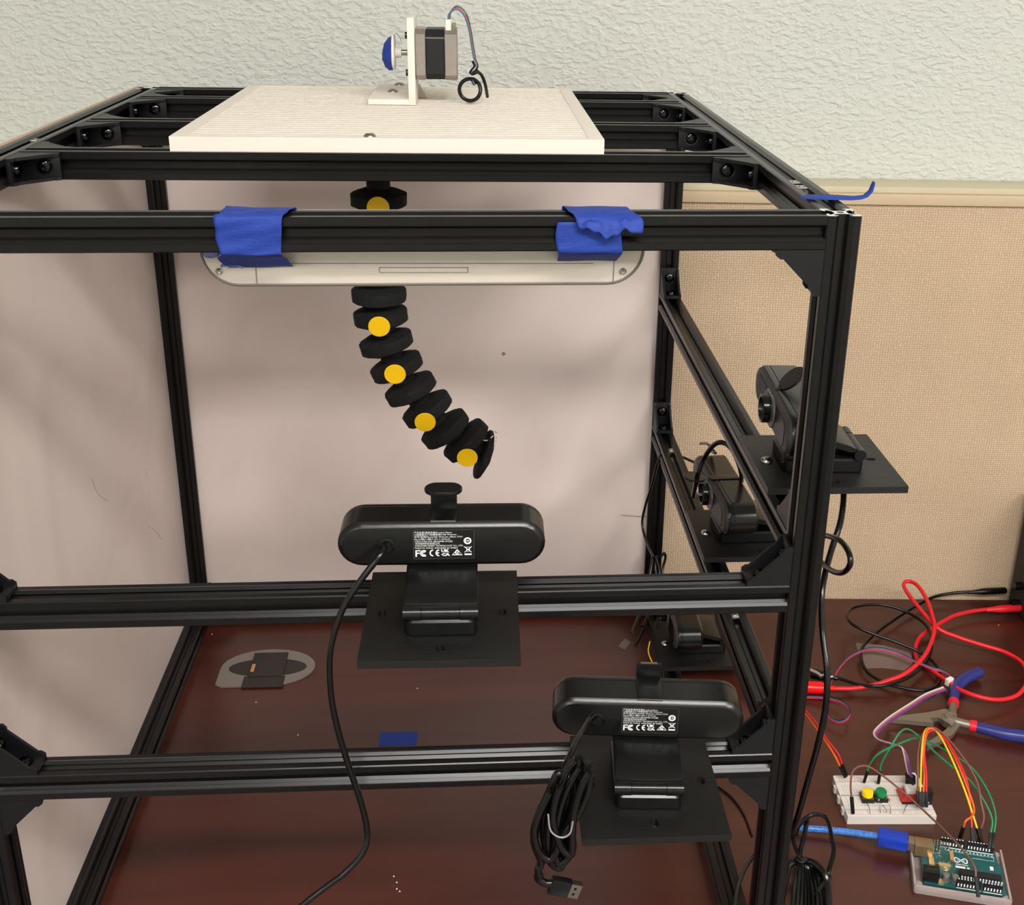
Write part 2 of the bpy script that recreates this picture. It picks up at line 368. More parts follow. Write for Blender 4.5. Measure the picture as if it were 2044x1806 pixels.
# bright nuts sitting in the slots
nut = G().box(-5, 5, -2.9, 2.9, -1.4, 0, bev=0.3).cyl((0, 0, -0.5), (0, 0, 0.4), 1.9, 12)
n0 = None
for x, y, z, r in ((-10, 95, H-1.6, 90), (-10, 112, H-1.6, 90), (-W+10, 262, H-1.6, 90), (-10, 505, 248.6, 90), (-10, 172, 248.6, 90)):
    if n0 is None: n0 = o = nut.build('slot_nut', M_ZINC, frame); o['label'] = 'bright zinc nut'
    else: o = n0.copy(); C.objects.link(o); o.parent = frame
    o.matrix_parent_inverse = FI; o.matrix_basis = T3(x, y, z) @ RZ(r)

# ------------------------------------------------------------------ white ribbed plate with motor
PX0, PX1, PY0, PY1, PZ = -438, -127.5, 203.5, 522, H
t = thing('ribbed_plate', 'square cream ribbed plate lying on the top crossbeams', 'plate', ((PX0+PX1)/2, (PY0+PY1)/2, H), 0)
I = IW(t)
g = G().box(PX0+5, PX1-5, PY0+5, PY1-5, PZ+.1, PZ+6.8)
g.box(PX0, PX1, PY0, PY0+7, PZ+.1, PZ+10.6).box(PX0, PX1, PY1-7, PY1, PZ+.1, PZ+10.6)
g.box(PX0, PX0+11, PY0+7, PY1-7, PZ+.1, PZ+10.6).box(PX1-11, PX1, PY0+7, PY1-7, PZ+.1, PZ+10.6)
g.build('slab', M_WPLAS, t, inv=I)
g = G(); n = 29; p = (PY1-PY0-14)/n
for k in range(n): g.box(PX0+11, PX1-11, PY0+7+k*p+p*0.4, PY0+7+(k+1)*p, PZ+6.5, PZ+10.2)
g.build('ribs', M_WPLAS, t, inv=I, kind='stuff')
def button_screw(parent, x, y, z, r=4.6, inv=None, m=M_STEEL):
    g = G().lathe([(r, 0), (r*0.95, 0.9), (r*0.7, 2.1), (r*0.4, 2.6), (r*0.34, 1.3)], 22, 0, Tm(x, y, z))
    return g.build('screw', m, parent, inv=inv)
button_screw(t, -297.2, 210.5, PZ+10.4, inv=I)
TOP = PZ+10.6
# L bracket
t = thing('motor_bracket', 'cream printed L-shaped bracket standing on the ribbed plate', 'bracket', (-280, 420, TOP), 0)
I = IW(t)
G().box(-313, -272.5, 385.5, 505, TOP, TOP+4.6, bev=0.4).build('foot', M_WPLAS, t, inv=I)
G().box(-278.2, -272.2, 385, 447, TOP, TOP+72, bev=0.4).build('upright', M_WPLAS, t, inv=I)
G().prism([(-272.2, 0), (-264, 0), (-272.2, 12)], 440, 446, 'y', X=Tm(0, 0, TOP)).build('gusset', M_WPLAS, t, inv=I)
button_screw(t, -295.2, 441, TOP+4.6, 4.8, I); button_screw(t, -292.6, 494, TOP+4.6, 4.8, I)
# stepper motor
MY, MZ = 413.5, 672.5
t = thing('stepper_motor', 'square silver and black stepper motor bolted to the cream bracket', 'motor', (-254, MY, MZ-21), 0)
I = IW(t)
def oct_(s, c): a = s/2; return [(a-c, -a), (a, -a+c), (a, a-c), (a-c, a), (-a+c, a), (-a, a-c), (-a, -a+c), (-a+c, -a)]
def sq(s, c, x0, x1, nm, m): G().loft([[(x, MY+a, MZ+b_) for a, b_ in oct_(s-(1.2 if k in (0, 3) else 0), c)] for k, x in enumerate((x0, x0+0.6, x1-0.6, x1))]).build(nm, m, t, inv=I)
sq(42.3, 4.2, -272, -263, 'front_cap', M_MOT); sq(41.6, 5.2, -263, -247, 'lamination_stack', M_LAM); sq(42.3, 4.2, -247, -236, 'rear_cap', M_MOT)
G().box(-263.2, -246.8, MY-21.1, MY-20.6, MZ+13.6, MZ+14.4).build('seam_line', M_STEEL, t, inv=I)
g = G().cyl((-290, MY, MZ), (-272, MY, MZ), 2.5, 20); g.build('shaft', M_STEEL, t, inv=I)
for dy in (-15.5, 15.5):
    for dz in (-15.5, 15.5): G().cyl((-278.2, MY+dy, MZ+dz), (-280.6, MY+dy, MZ+dz), 2.9, 14).build('bolt', M_BOLT, t, inv=I)
G().box(-246, -241, MY-18, MY-6, MZ+20, MZ+29, bev=0.8).build('plug', M_WHITE, t, inv=I, label='white wire plug')
G().box(-240.6, -237, MY-17, MY-7, MZ+20, MZ+26, bev=0.6).build('socket', mat('green_socket', (118, 122, 88), 0.4), t, inv=I)
for k, (mm, nm) in enumerate(((M_BLU, 'blue'), (M_RED, 'red'), (M_RUB, 'black'), (M_GRN, 'green'))):
    d = k*0.9-1.3
    pts = [(-243+d*.4, MY-12+d, MZ+28), (-242+d*.5, MY-12+d, MZ+34+d*.6), (-236+d*.4, MY-12+d, MZ+38.5+d*.8), (-229+d*.6, MY-12+d, MZ+33+d*.5), (-225+d*.5, MY-12+d, MZ+20), (-222.5+d*.5, MY-12+d, MZ+4), (-220.5+d*.4, MY-12+d, MZ-6)]
    G().tube(pts, 0.75, 8, smooth=6).build('wire', mm, t, inv=I, label=nm+' motor wire')
ring = [(-225.5+9.2*math.cos(a), MY-12+1.5*math.sin(2*a), TOP+11.6+9.4*math.sin(a)) for a in [PI*0.42+2*PI*i/15 for i in range(16)]]
G().tube(ring+[(-221, MY-13, TOP+16)], 1.7, 10, smooth=4).build('cable_loop', M_RUB, t, inv=I, label='black looped cable sleeve')
G().tube([(-222, MY-12, MZ-5), (-220, MY-13, MZ-10), (-224, MY-15, MZ-15), (-219, MY-12, MZ-14)], 2.3, 10, smooth=5).build('knot', M_RUB, t, inv=I)
G().tube([(-219, MY-12, MZ-14), (-215, MY-8, MZ-18), (-212, MY-4, MZ-26), (-210, MY+8, MZ-38)], 1.5, 8, smooth=5).build('tail', M_RUB, t, inv=I)
# spool on the shaft
t = thing('winding_spool', 'small white disc spool with blue tape on the motor shaft', 'spool', (-290, MY, MZ), 0)
I = IW(t)
XS = Tm(-290, MY, MZ) @ RY(-90)
G().lathe([(14, 0.4), (15, 1), (15, 2.4), (14.4, 3)], 40, 0, XS).build('disc', M_WHITE, t, inv=I)
G().lathe([(4.5, -5), (4.5, 0), (6.5, 0.6), (2.5, 0.7)], 24, 0, XS).build('hub', M_WHITE, t, inv=I)
g = G(); rr = []
for k, (x, s_) in enumerate(((0.2, 1.0), (-3, .97), (-6.5, .78), (-8.2, .5))):
    rr.append([(-293+x+random.uniform(-.4, .4), MY+15.2*s_*math.cos(a)*random.uniform(.93, 1.03), MZ-0.5+15.4*s_*math.sin(a)*random.uniform(.93, 1.03)-(2*k if math.sin(a) > 0 else -.3)) for a in [2*PI*i/14 for i in range(14)]])
g.loft(rr).build('tape_cap', M_TAPE, t, inv=I, sharp=18, label='crumpled blue tape')
G().loft([[(-291.5, MY-4, MZ+14.5), (-291.5, MY+3, MZ+14.5)], [(-289, MY-4, MZ+16.4), (-289, MY+3, MZ+16.2)], [(-286, MY-4, MZ+13), (-286.5, MY+3, MZ+13)], [(-284.5, MY-4, MZ+10.5), (-285, MY+3, MZ+11)], [(-285.8, MY-4, MZ+9), (-286, MY+3, MZ+9)]], closed=False).build('tape_tail', M_TAPE, t, inv=I)

# ------------------------------------------------------------------ white bar taped behind the top front beam
t = thing('white_bar', 'long white round-ended plastic bar taped behind the top front beam', 'bar', (-251, 30, 572), 0)
I = IW(t)
BX, BZ, BW, BH = -251.3, 594.6, 261.5, 45.4
def ring(y, ins): return [(BX+a, 24+(y-24)*.62, BZ+b_+a*.0045) for a, b_ in rrect(-BW/2+ins, BW/2-ins, -BH/2+ins, BH/2-ins, BH/2-ins-.05, 9)]
G().loft([ring(24.2, 3.4), ring(22.6, 2.2), ring(22.6, 1.6), ring(23.6, 1.0)], cap=False).build('rim_line', M_BARD, t, inv=I)
g = G().loft([ring(22, 9), ring(22.1, 6), ring(23.4, 2.2), ring(25.4, 0.4), ring(28, 0), ring(36, 0.6), ring(37.5, 2.5)]); g.build('body', M_BAR, t, inv=I, sharp=50)
for x in (-349.4, -139.6): G().box(x-.2, x+.2, 22.4, 22.75, BZ-20, BZ+20).build('seam', M_BARD, t, inv=I)
G().box(-337, -152, 22.4, 22.75, 586.4, 586.7).build('seam', M_BARD, t, inv=I)
for p in [(-278, -226, 583.9, 584.2), (-278, -226, 581.0, 581.2), (-278, -277.7, 581, 584.2), (-226.3, -226, 581, 584.2)]:
    G().box(p[0], p[1], 22.4, 22.75, p[2], p[3]).build('recess_edge', M_BARD, t, inv=I)
for x in (-370.5, -134):
    g = G().lathe([(1.9, 0), (1.9, .5), (1.4, .9), (.7, .6)], 16, 0, Tm(x, 22.2, 582) @ RX(90)); g.build('screw', M_STEEL, t, inv=I)
    
# ------------------------------------------------------------------ blue tape
def tape(name, label, path, xl, xr, amp=0.5, m=M_TAPE, n=22, seed=1, sub=4, flap=None):
    """sheet following path [(y, z)] with left/right x at each path point"""
    rnd = random.Random(seed); P = spline([(y, z, 0) for y, z in path], sub) if sub else [Vector((y, z, 0)) for y, z in path]
    L = spline([(a, b_, 0) for a, b_ in zip(xl, xr)], sub) if sub else [Vector((a, b_, 0)) for a, b_ in zip(xl, xr)]
    ph = [rnd.uniform(0, 6) for _ in range(6)]; rings = []
    for k, (p, l) in enumerate(zip(P, L)):
        q = P[min(k+1, len(P)-1)]-P[max(k-1, 0)]; nn = Vector((q.y, -q.x, 0)).normalized()
        row = []
        for i in range(n):
            u = i/(n-1); x = l.x+(l.y-l.x)*u
            d = amp*(0.5+0.5*math.sin(k*0.55+ph[0]+u*1.1)*math.cos(u*4+ph[1])+0.3*math.sin(k*1.3+u*7+ph[2]))
            row.append((x, p.x+nn.x*d, p.y+nn.y*d))
        rings.append(row)
    g = G(); g.loft(rings, closed=False)
    o = g.build(name, [m], sharp=60)
    sm = o.modifiers.new('thickness', 'SOLIDIFY'); sm.thickness = 0.00022; sm.offset = 0
    return o
hz = H-1.8
o = tape('masking_tape', 'wide blue masking tape strip over the left of the top front beam', [(24, H-6), (21, hz+.8), (12, hz+1.4), (3, hz+1.2), (-1.6, hz+.4), (-1.9, hz-6), (-1.4, hz-12), (-1.6, hz-19.5), (0, hz-21), (10, hz-26), (21, hz-33.5)],
     [-362, -362.5, -363, -364, -365.5, -365, -365.5, -363.5, -363.5, -368, -364], [-323, -324, -325.5, -327, -328.3, -328.8, -329.5, -330, -329.8, -329, -327.5], 0.9, seed=3)
tag(o, 'wide blue masking tape strip over the left of the top front beam', 'tape')
o = G().loft([[(-376.5, 14, 600), (-377.0, 12, 596), (-375.5, 13, 592.5)], [(-372.5, 11, 600), (-372.5, 9, 596.5), (-371.5, 11, 592.6)], [(-367.5, 10, 600), (-368.5, 8, 597), (-368.0, 9, 594)], [(-363.0, 9, 599.5), (-364.0, 8, 598.2), (-364.5, 9, 596.8)]], closed=False).build('tape_scrap', M_TAPEL)
o.modifiers.new('t', 'SOLIDIFY').thickness = 0.0002
tag(o, 'pale folded scrap of blue tape under the left tape strip', 'tape')
o = G().loft([[(-369+a, 20.4, 586.3-b_) for a, b_ in ((0, 0), (4, -2), (10, -2), (13, 0.6))], [(-369+a, 17.5, 585.6-b_) for a, b_ in ((0.5, 0.2), (4, -.6), (10, -.8), (13, 0.8))]], closed=False).build('tape_curl', M_TAPEL)
o.modifiers.new('t', 'SOLIDIFY').thickness = 0.0002
tag(o, 'thin pale curl at the lower edge of the left tape', 'tape')
hz = H-.6
o = tape('masking_tape', '', [(-0.9, hz-3), (-1.2, hz-10), (-1.1, hz-16), (-1.0, hz-20.2), (1.5, hz-21.9), (10, hz-26), (21.2, hz-31)],
     [-175.4, -176.4, -175.8, -174.9, -174.6, -174, -173.5], [-140, -139, -138.4, -137.8, -138, -138, -138.5], 0.35, seed=8)
tag(o, 'dark blue tape strip down the right front of the top beam', 'tape')
o = tape('masking_tape', '', [(24, hz-4), (20.6, hz+.9), (12, hz+1.3), (2, hz+1.2), (-2.2, hz-.4), (-5, hz-4), (-7, hz-8.5)],
     [-171.5, -171, -169.5, -167.5, -165.5, -164, -158], [-134, -134, -133.2, -131.5, -128, -127, -131], 0.7, seed=12, n=26)
for v in o.data.vertices:
    if v.co.y < -0.0045: v.co.z += 0.0022*math.sin(v.co.x*310)+0.001*math.sin(v.co.x*900)
tag(o, 'torn blue tape flap folded over the right of the top beam', 'tape')
# slack strip on the right rail
o = G().loft([[(x, y-4.5*q, z) for q in (-1, 0, 1)] for x, y, z, q in ()]+[[(x-w_*.2, y+w_, z), (x, y, z+.3), (x+w_*.2, y-w_, z)] for x, y, z, w_ in ((-25, 46, H+1.0, 1), (-16, 48, H+1.3, 7), (-6, 48, H+1.4, 8.5), (4, 47, H+1.2, 7.5), (12, 48, H+1.0, 5), (18, 51, H+1.4, 3), (22, 54, H+4, 2.6), (23.5, 56, H+7, 2.2), (24.2, 57, H+9, 1.6))], closed=False).build('masking_tape', M_TAPE)
o.modifiers.new('t', 'SOLIDIFY').thickness = 0.0003
tag(o, 'pointed blue tape strip lying across the right top rail', 'tape')
o = G().box(-323.5, -285, 333, 354.5, 0.05, 0.35).build('masking_tape', M_TAPE)
tag(o, 'small flat rectangle of blue tape stuck on the desk', 'tape')

# ------------------------------------------------------------------ segmented soft arm
arm = thing('soft_robot_arm', 'bent black segmented foam arm with yellow dots hanging inside the frame', 'robot arm', (-300, 300, H-20))
I = IW(arm); AY = 300
segs = [(-299.9,300.0,567.0),(-300.7,300.0,546.7),(-301.4,300.0,526.9),(-302.1,300.0,506.9),(-302.7,300.0,486.1),(-301.9,300.0,467.2),(-298.1,300.0,443.5),(-289.9,300.0,421.6),(-278.6,300.0,401.2),(-264.6,300.0,382.3),(-249.2,300.0,363.2),(-231.3,300.0,351.9)]
tilts = [0, 0, 0, 0, 0, -5, -15, -21, -25, -31, -35, -42]
def vert_mesh(R=22.4):
    rows = []; prof_ = [(9.5, -9.0), (12, -8.4), (17.5, -7.0), (22.0, -4.9), (22.6, -4.5), (22.9, 0), (22.8, 4.3), (22.4, 4.8), (17, 7.0), (12, 8.6), (9.5, 9.2)]
    seg = 40
    for r, z in prof_:
        rows.append([])
        for i in range(seg):
            a = 2*PI*i/seg; k = r*(1+random.uniform(-.012, .012)); rows[-1].append((k*math.cos(a), k*math.sin(a)*0.98, z+random.uniform(-.25, .25)))
    return rows
vm = []
for q in range(3):
    g = G().loft(vert_mesh()); vm.append(g)
meshes = []
for i, (p, a) in enumerate(zip(segs, tilts)):
    X = Tm(p[0], AY, p[2]) @ RY(a)
    if i < 3: o = vm[i].build('segment', M_FOAM, arm, sharp=24); meshes.append(o.data)
    else: o = bpy.data.objects.new('segment', meshes[i % 3]); C.objects.link(o); o.parent = arm
    o.matrix_parent_inverse = I; Xs = X.copy(); Xs.translation = Xs.translation*S; o.matrix_basis = Xs
end = [(-215.4,300.0,338.6)][0]
g = G().lathe([(9, -5), (14, -3.4), (20, -1.6), (22.4, 0), (22.6, 2.6), (21, 4), (9, 4.4)], 40, 0, Tm(end[0]+1, AY, end[2]-1) @ RY(-70) @ RX(0)); g.v = [(x+random.uniform(-.2, .2), y, z+random.uniform(-.2, .2)) for x, y, z in g.v]
g.build('end_disc', M_FOAM, arm, inv=I, sharp=50)
core = [(segs[0][0], AY, H-18)]+[(p[0], AY, p[2]) for p in segs]+[(end[0], AY, end[2])]
G().tube(core, 9.6, 18, smooth=4).build('core', M_FOAM, arm, inv=I)
G().lathe([(21, 0), (22, -3), (21.5, -13), (19, -17), (13, -21), (10, -23)], 32, 0, Tm(segs[0][0]+.5, AY, H)).build('top_mount', M_FOAM, arm, inv=I)
# yellow dots on the camera side of every second segment
for (px_, a, dz) in (([(-298.7,277.0,565.0)], 0, 0), ([(-301.5,277.0,465.7)], -5, 0), ([(-289.8,277.0,423.7)], -15, 0), ([(-265.6,277.0,379.8)], -25, 0), ([(-230.0,277.0,346.0)], -35, 0)):
    p = px_[0]
    G().lathe([(9.0, 0), (9.0, 0.35), (8.8, 0.5)], 40, 0, Tm(p[0], 276.2, p[2]) @ RX(96)).build('dot_sticker', M_YEL, arm, inv=I, label='round yellow sticker')
g = G(); rnd = random.Random(5)
for p, a in zip(segs+[end], tilts+[-70]):
    for k in range(46):
        th = rnd.uniform(0, 2*PI); zz = rnd.choice((-4.4, 4.4)); r = 21.6; X = Tm(p[0], AY, p[2]) @ RY(a)
        q = X @ Vector((r*math.cos(th), r*math.sin(th), zz)); d = X.to_3x3() @ Vector((math.cos(th)*rnd.uniform(.3, 2.6)+rnd.uniform(-1, 1), math.sin(th)*rnd.uniform(.3, 2), rnd.uniform(-2, 2)))
        e = Vector((0.18, 0.1, .1)); g.add([tuple(q-e), tuple(q+e), tuple(q+d)], [(0, 1, 2)])
g.build('loose_fibres', M_FOAM, arm, inv=I, kind='stuff')
G().tube([(end[0]+5, 296, end[2]+16), (end[0]+9, 296, end[2]+19), (end[0]+17, 296, end[2]+27), (end[0]+24, 296, end[2]+36)], 0.12, 5, smooth=4).build('thread', M_WHW, arm, inv=I, label='fine pale thread')
G().tube([(end[0]-5, 292, end[2]+18), (end[0]+3, 291, end[2]+17), (end[0]+8, 292, end[2]+21)], 0.45, 6, smooth=4).build('thread', M_PRT, arm, inv=I, label='knotted white thread')

# ------------------------------------------------------------------ webcams on printed plates
def lathe_hole_plate():
    """93 x 100 x 5 mm plate with four slotted holes, bolted over the rail at y 0..20"""
    me = bpy.data.meshes.new('p'); bm = bmesh.new()
    hs = [(-36.5, -30), (36.5, -30), (0, -68), (0, 10)]
    xs = [-46.5, 46.5]; ys = [-80, 20]
    g = G(); R = 3.3; n = 12
    # grid of cells around holes: rows split so that each hole sits in its own square cell
    cx = sorted({-46.5, -41.5, -31.5, -5, 5, 31.5, 41.5, 46.5}); cy = sorted({-80, -73, -63, -35, -25, 5, 15, 20})
    for i in range(len(cx)-1):
        for j in range(len(cy)-1):
            x0, x1, y0, y1 = cx[i], cx[i+1], cy[j], cy[j+1]
            h = [q for q in hs if x0 < q[0] < x1 and y0 < q[1] < y1]
            if not h:
                for z in (0, 5): g.add([(x0, y0, z), (x1, y0, z), (x1, y1, z), (x0, y1, z)], [(0, 1, 2, 3)])
            else:
                hx, hy = h[0]; sq_ = []; ci = []
                for k in range(n):
                    a = 2*PI*k/n+PI/4; c_, s_ = math.cos(a), math.sin(a); m_ = max(abs(c_), abs(s_))
                    sq_.append(((x0+x1)/2+(x1-x0)/2*c_/m_, (y0+y1)/2+(y1-y0)/2*s_/m_)); ci.append((hx+R*c_*0.8, hy+R*s_*1.15))
                for z in (0, 5): g.add([(x, y, z) for x, y in sq_+ci], [(k, (k+1) % n, n+(k+1) % n, n+k) for k in range(n)])
                g.add([(x, y, 0) for x, y in ci]+[(x, y, 5) for x, y in ci], [(k, (k+1) % n, n+(k+1) % n, n+k) for k in range(n)])
    g.prism([(-46.5, -80), (46.5, -80), (46.5, 20), (-46.5, 20)], 0, 5, 'z', cap=False)
    return g
plate_g = lathe_hole_plate()
def mount_plate(label, loc, rz, mesh=[None]):
    t = thing('mounting_plate', label, 'plate', loc, rz, group='printed camera plates')
    if mesh[0] is None: o = plate_g.build('plate', M_PRINT, t); mesh[0] = o.data
    else: o = bpy.data.objects.new('plate', mesh[0]); C.objects.link(o); o.parent = t
    g = G().lathe([(4.6, 0), (4.4, 0.9), (3.2, 2.1), (1.9, 2.6), (1.6, 1.3)], 20, 0, Tm(0, 10, 5)); g.build('bolt', M_ZINC, t, label='bright button bolt')
    return t

def stroke(g, pts, w_, closed=False, z=0):
    n = len(pts); L = []; R_ = []
    for i, p in enumerate(pts):
        a = pts[(i-1) % n] if (closed or i) else p; c = pts[(i+1) % n] if (closed or i < n-1) else p
        d = Vector((c[0]-a[0], c[1]-a[1])).normalized(); nn = Vector((-d.y, d.x))*w_/2
        L.append((p[0]+nn.x, p[1]+nn.y, z)); R_.append((p[0]-nn.x, p[1]-nn.y, z))
    m_ = n if closed else n-1
    g.add(L+R_, [(i, (i+1) % n, n+(i+1) % n, n+i) for i in range(m_)])
def arc(cx, cy, r, a0, a1, n=14, ry=None):
    return [(cx+r*math.cos(math.radians(a0+(a1-a0)*i/n)), cy+(ry or r)*math.sin(math.radians(a0+(a1-a0)*i/n))) for i in range(n+1)]
def text_into(g, s, x, y, w_, h_, bold=0.0):
    """flat lettering, lower left at x, y, stretched to width w_ (mm)"""
    cu = bpy.data.curves.new('t', 'FONT'); cu.body = s; cu.size = 1; cu.resolution_u = 1; cu.offset = bold
    ob = bpy.data.objects.new('t', cu); C.objects.link(ob)
    dg = bpy.context.evaluated_depsgraph_get(); me = bpy.data.meshes.new_from_object(ob.evaluated_get(dg))
    vs = [v.co.copy() for v in me.vertices]; fs = [tuple(p.vertices) for p in me.polygons]
    if vs:
        x0 = min(v.x for v in vs); x1 = max(v.x for v in vs)
        k = w_/(x1-x0) if w_ else h_/0.72
        ky = h_/0.72
        g.add([(x+(v.x-x0)*k, y+v.y*ky, 0) for v in vs], fs)
    bpy.data.objects.remove(ob); bpy.data.curves.remove(cu); bpy.data.meshes.remove(me)
def label_art():
    g = G(); k = 46.5; X0, Y0 = 190, 1240
    lines = [('产品名称/產品名稱/Product Name:', 230, 1290, 395), ('USB摄像头/USB攝像頭/USB Webcam', 230, 1415, 462), ('型号/型號/Model:HD Webcam eMeet C960', 235, 1580, 532),
             ('Input/输入/輸入:5V = 500mA', 232, 1230, 605), ('CAN ICES-003 (B)/NMB-003(B)', 235, 1300, 675), ('深圳壹秘科技有限公司', 250, 930, 745),
             ('SHENZHEN EMEET TECHNOLOGY CO., LTD.', 245, 1600, 812), ('MADE IN CHINA  DESIGNED BY EMEET', 245, 1445, 885)]
    for s, a, b_, yc in lines: text_into(g, s, (a-X0)/k, (Y0-yc-26)/k, (b_-a)/k, 1.05, 0.0)
    def q(x, y): return ((x-X0)/k, (Y0-y)/k)
    W_ = 38/k
    stroke(g, [q(390, 968), q(272, 968), q(272, 1160)], W_*1.2); stroke(g, [q(272, 1050), q(370, 1050)], W_)
    c = q(490, 1055); stroke(g, arc(c[0], c[1], 88/k, 50, 310, 18), W_); stroke(g, arc(c[0]+.1, c[1], 45/k, 50, 310, 12), W_*.75)
    c = q(755, 1045); stroke(g, arc(c[0], c[1], 92/k, 95, 265, 14), W_); c = q(925, 1045); stroke(g, arc(c[0], c[1], 92/k, 95, 265, 14), W_); stroke(g, [q(835, 1045), q(915, 1045)], W_)
    text_into(g, 'UK', *q(975, 1022), 232/k, 92/k, .05); text_into(g, 'CA', *q(975, 1138), 245/k, 88/k, .05)
    stroke(g, [q(1425, 945), q(1560, 1110), q(1285, 1110)], W_*.9, True)
    c = q(1425, 1040); stroke(g, arc(c[0], c[1], 52/k, 60, 330, 14), W_*.6); stroke(g, [q(1395, 1030), q(1425, 1060), q(1480, 990)], W_*.6)
    stroke(g, [q(1620, 850), q(1830, 1030)], W_*.5); stroke(g, [q(1835, 850), q(1630, 1035)], W_*.5)
    stroke(g, [q(1680, 870), q(1780, 870), q(1765, 1000), q(1700, 1000)], W_*.6, True); stroke(g, [q(1630, 1097), q(1830, 1097)], W_*1.3)
    c = q(1718, 668); stroke(g, arc(c[0], c[1], 86/k, 0, 360, 30), 45/k); text_into(g, '10', *q(1672, 698), 88/k, 62/k, .03)
    return g
LABEL_ART = label_art()

def webcam_parts(t, body_rz=0, body_dx=0, shutter='open', tiltx=0, art=True, cable=None, dz=0, dy=0):
    """local frame: lens looks along +y, rear face towards -y, z = 0 is the rail top"""
    B = T3(body_dx, -5+dy, 46+dz) @ RZ(body_rz) @ RX(tiltx)
    def R(y, ins): return [(a, y, b_) for a, b_ in stadium(125.5, 29.8, 14, ins)]
    body = G().loft([R(-15, 3.4), R(-14.8, 2.9), R(-12.7, 0.7), R(-11.9, 0), R(7.4, 0), R(7.6, .5), R(8.2, .5), R(8.4, 0), R(11, 0), R(12.5, .6)]).build('body', M_PLAS, t, X=B, sharp=28)
    fr = []
    for k, (y, ins) in enumerate(((12.4, 1.0), (14.6, 2.0), (15.6, 4.0))): fr.append(R(y, ins))
    G().loft(fr).build('front_grille', M_GREYP, t, X=B, sharp=40)
    g = G()
    for i in range(-26, 27):
        x = i*1.9
        if abs(x) < 19: continue
        hh = 10.2 if abs(x) < 46 else 10.2-(abs(x)-46)*1.1
        g.box(x-.5, x+.5, 15.5, 16.1, -hh, hh)
    g.build('grille_ribs', M_PLAS, t, X=B, kind='stuff')
    G().loft([[(a*1, 15.4, b_) for a, b_ in rrect(-19, 19, -11.5, 11.5, 11)], [(a*.97, 17, b_*.97) for a, b_ in rrect(-19, 19, -11.5, 11.5, 11)]]).build('lens_plate', mat('grey_lens_plate', (92, 86, 88), 0.4), t, X=B)
    LX = B @ RX(-90)
    lr = G().lathe([(10.5, 16), (10.5, 22), (9.6, 22.6), (8.4, 22.4), (7.4, 19.6), (7.4, 18)], 36).build('lens_barrel', M_PLASG, t, X=LX)
    G().lathe([(7.4, 18), (7.3, 18.6), (4.4, 19.6), (1.0, 20.2), (.1, 20.25)], 28).build('lens_glass', mat('lens_glass', (10, 12, 18), 0.05, 0, 0.8, coat=1), t, X=LX)
    # label with print
    lg = G().prism(rrect(-17.3, 19.7, -9.2, 10.8, .8, 3), -15.25, -15.0, 'y').build('label', M_LABEL, t, X=B, label='black rating label with white print')
    if art:
        lx = B @ T3(-17.3, -15.32, -9.2) @ RX(90)
        o = G(); o.v = list(LABEL_ART.v); o.f = list(LABEL_ART.f); o.mi = list(LABEL_ART.mi)
        o = o.build('print', M_PRT, lg); o.matrix_basis = T3(-17.3, -15.32, -9.2) @ RX(90)
        e = G(); stroke(e, [(a, b_) for a, b_ in rrect(-17.1, 19.5, -9.0, 10.6, .8, 3)], .28, True); e.build('edge', M_LBE, lg).matrix_basis = T3(0, -15.30, 0) @ RX(90)
    # cable grommet
    G().lathe([(5.2, 14.9), (5.2, 15.6), (3.4, 16), (3.0, 18.5)], 24).build('cable_grommet', M_PLASG, t, X=B @ T3(-33, 0, 0.5) @ RX(90))
    # clip: upper leaf, hinge, lower foot
    leaf = [(-8, 29), (-8, 33), (-28, 31), (-44, 26), (-49, 23.5), (-50, 20), (-45, 20), (-28, 26)]
    cx = T3(body_dx*.6, 0, 0) @ RZ(body_rz*.7)
    g = G()
    rings = []
    for x, k in ((-21.5, .0), (-21, .6), (-20, 1), (20, 1), (21, .6), (21.5, .0)):
        c_ = (sum(p[0] for p in leaf)/8, sum(p[1] for p in leaf)/8)
        rings.append([(x, c_[0]+(p[0]-c_[0])*(0.94+.06*k), c_[1]+(p[1]-c_[1])*(0.8+.2*k)+dz*.4) for p in leaf])
    g.loft(rings).build('clip_leaf', M_PLAS, t, X=cx, sharp=30)
    g = G()
    for a, b_, r in ((-22, -11.3, 4.3), (-11, 11, 4.0), (11.3, 22, 4.3)): g.cyl((a, -52, 18.8), (b_, -52, 18.8), r, 28)
    g.build('hinge', M_PLAS, t, X=cx, sharp=40, label='round hinge barrel')
    G().loft([[(a, b_, z) for a, b_ in rrect(-21.5+i, 21.5-i, -55.5+i, 2-i, 4.5)] for z, i in ((5, .8), (6, 0), (14, 0), (15.5, 1.4))]).build('clip_foot', M_PLAS, t, X=cx)
    # privacy shutter
    if shutter == 'up':
        sx = B @ T3(1, 0, 14.6)
        sh = G().box(-8, 8, -13, 4, 0, 1.1, bev=.3).box(-8, 8, 2.9, 4, 0, 16, bev=.3)
        sh = sh.build('privacy_shutter', M_PLAS, t, X=sx)
        fl = G().loft([[(a, b_-2, z) for a, b_ in stadium(23, 15, 12, i)] for z, i in ((15.5, .4), (16, 0), (17.4, 0), (17.9, .5))]).build('flap', M_PLAS, sh)
        G().box(-7.6, 7.6, -13.3, -12.7, .1, 1.3).build('hinge_pin', M_STEEL, sh)
    elif shutter == 'flat':
        sx = B @ T3(1, 0, 14.7)
        sh = G().box(-8.2, 8.2, -13, 13, 0, 1.1, bev=.3).build('privacy_shutter', M_PLAS, t, X=sx)
        fl = G().box(-8.2, 8.2, 12, 13.1, .6, 11, bev=.3).build('flap', M_PLAS, sh)
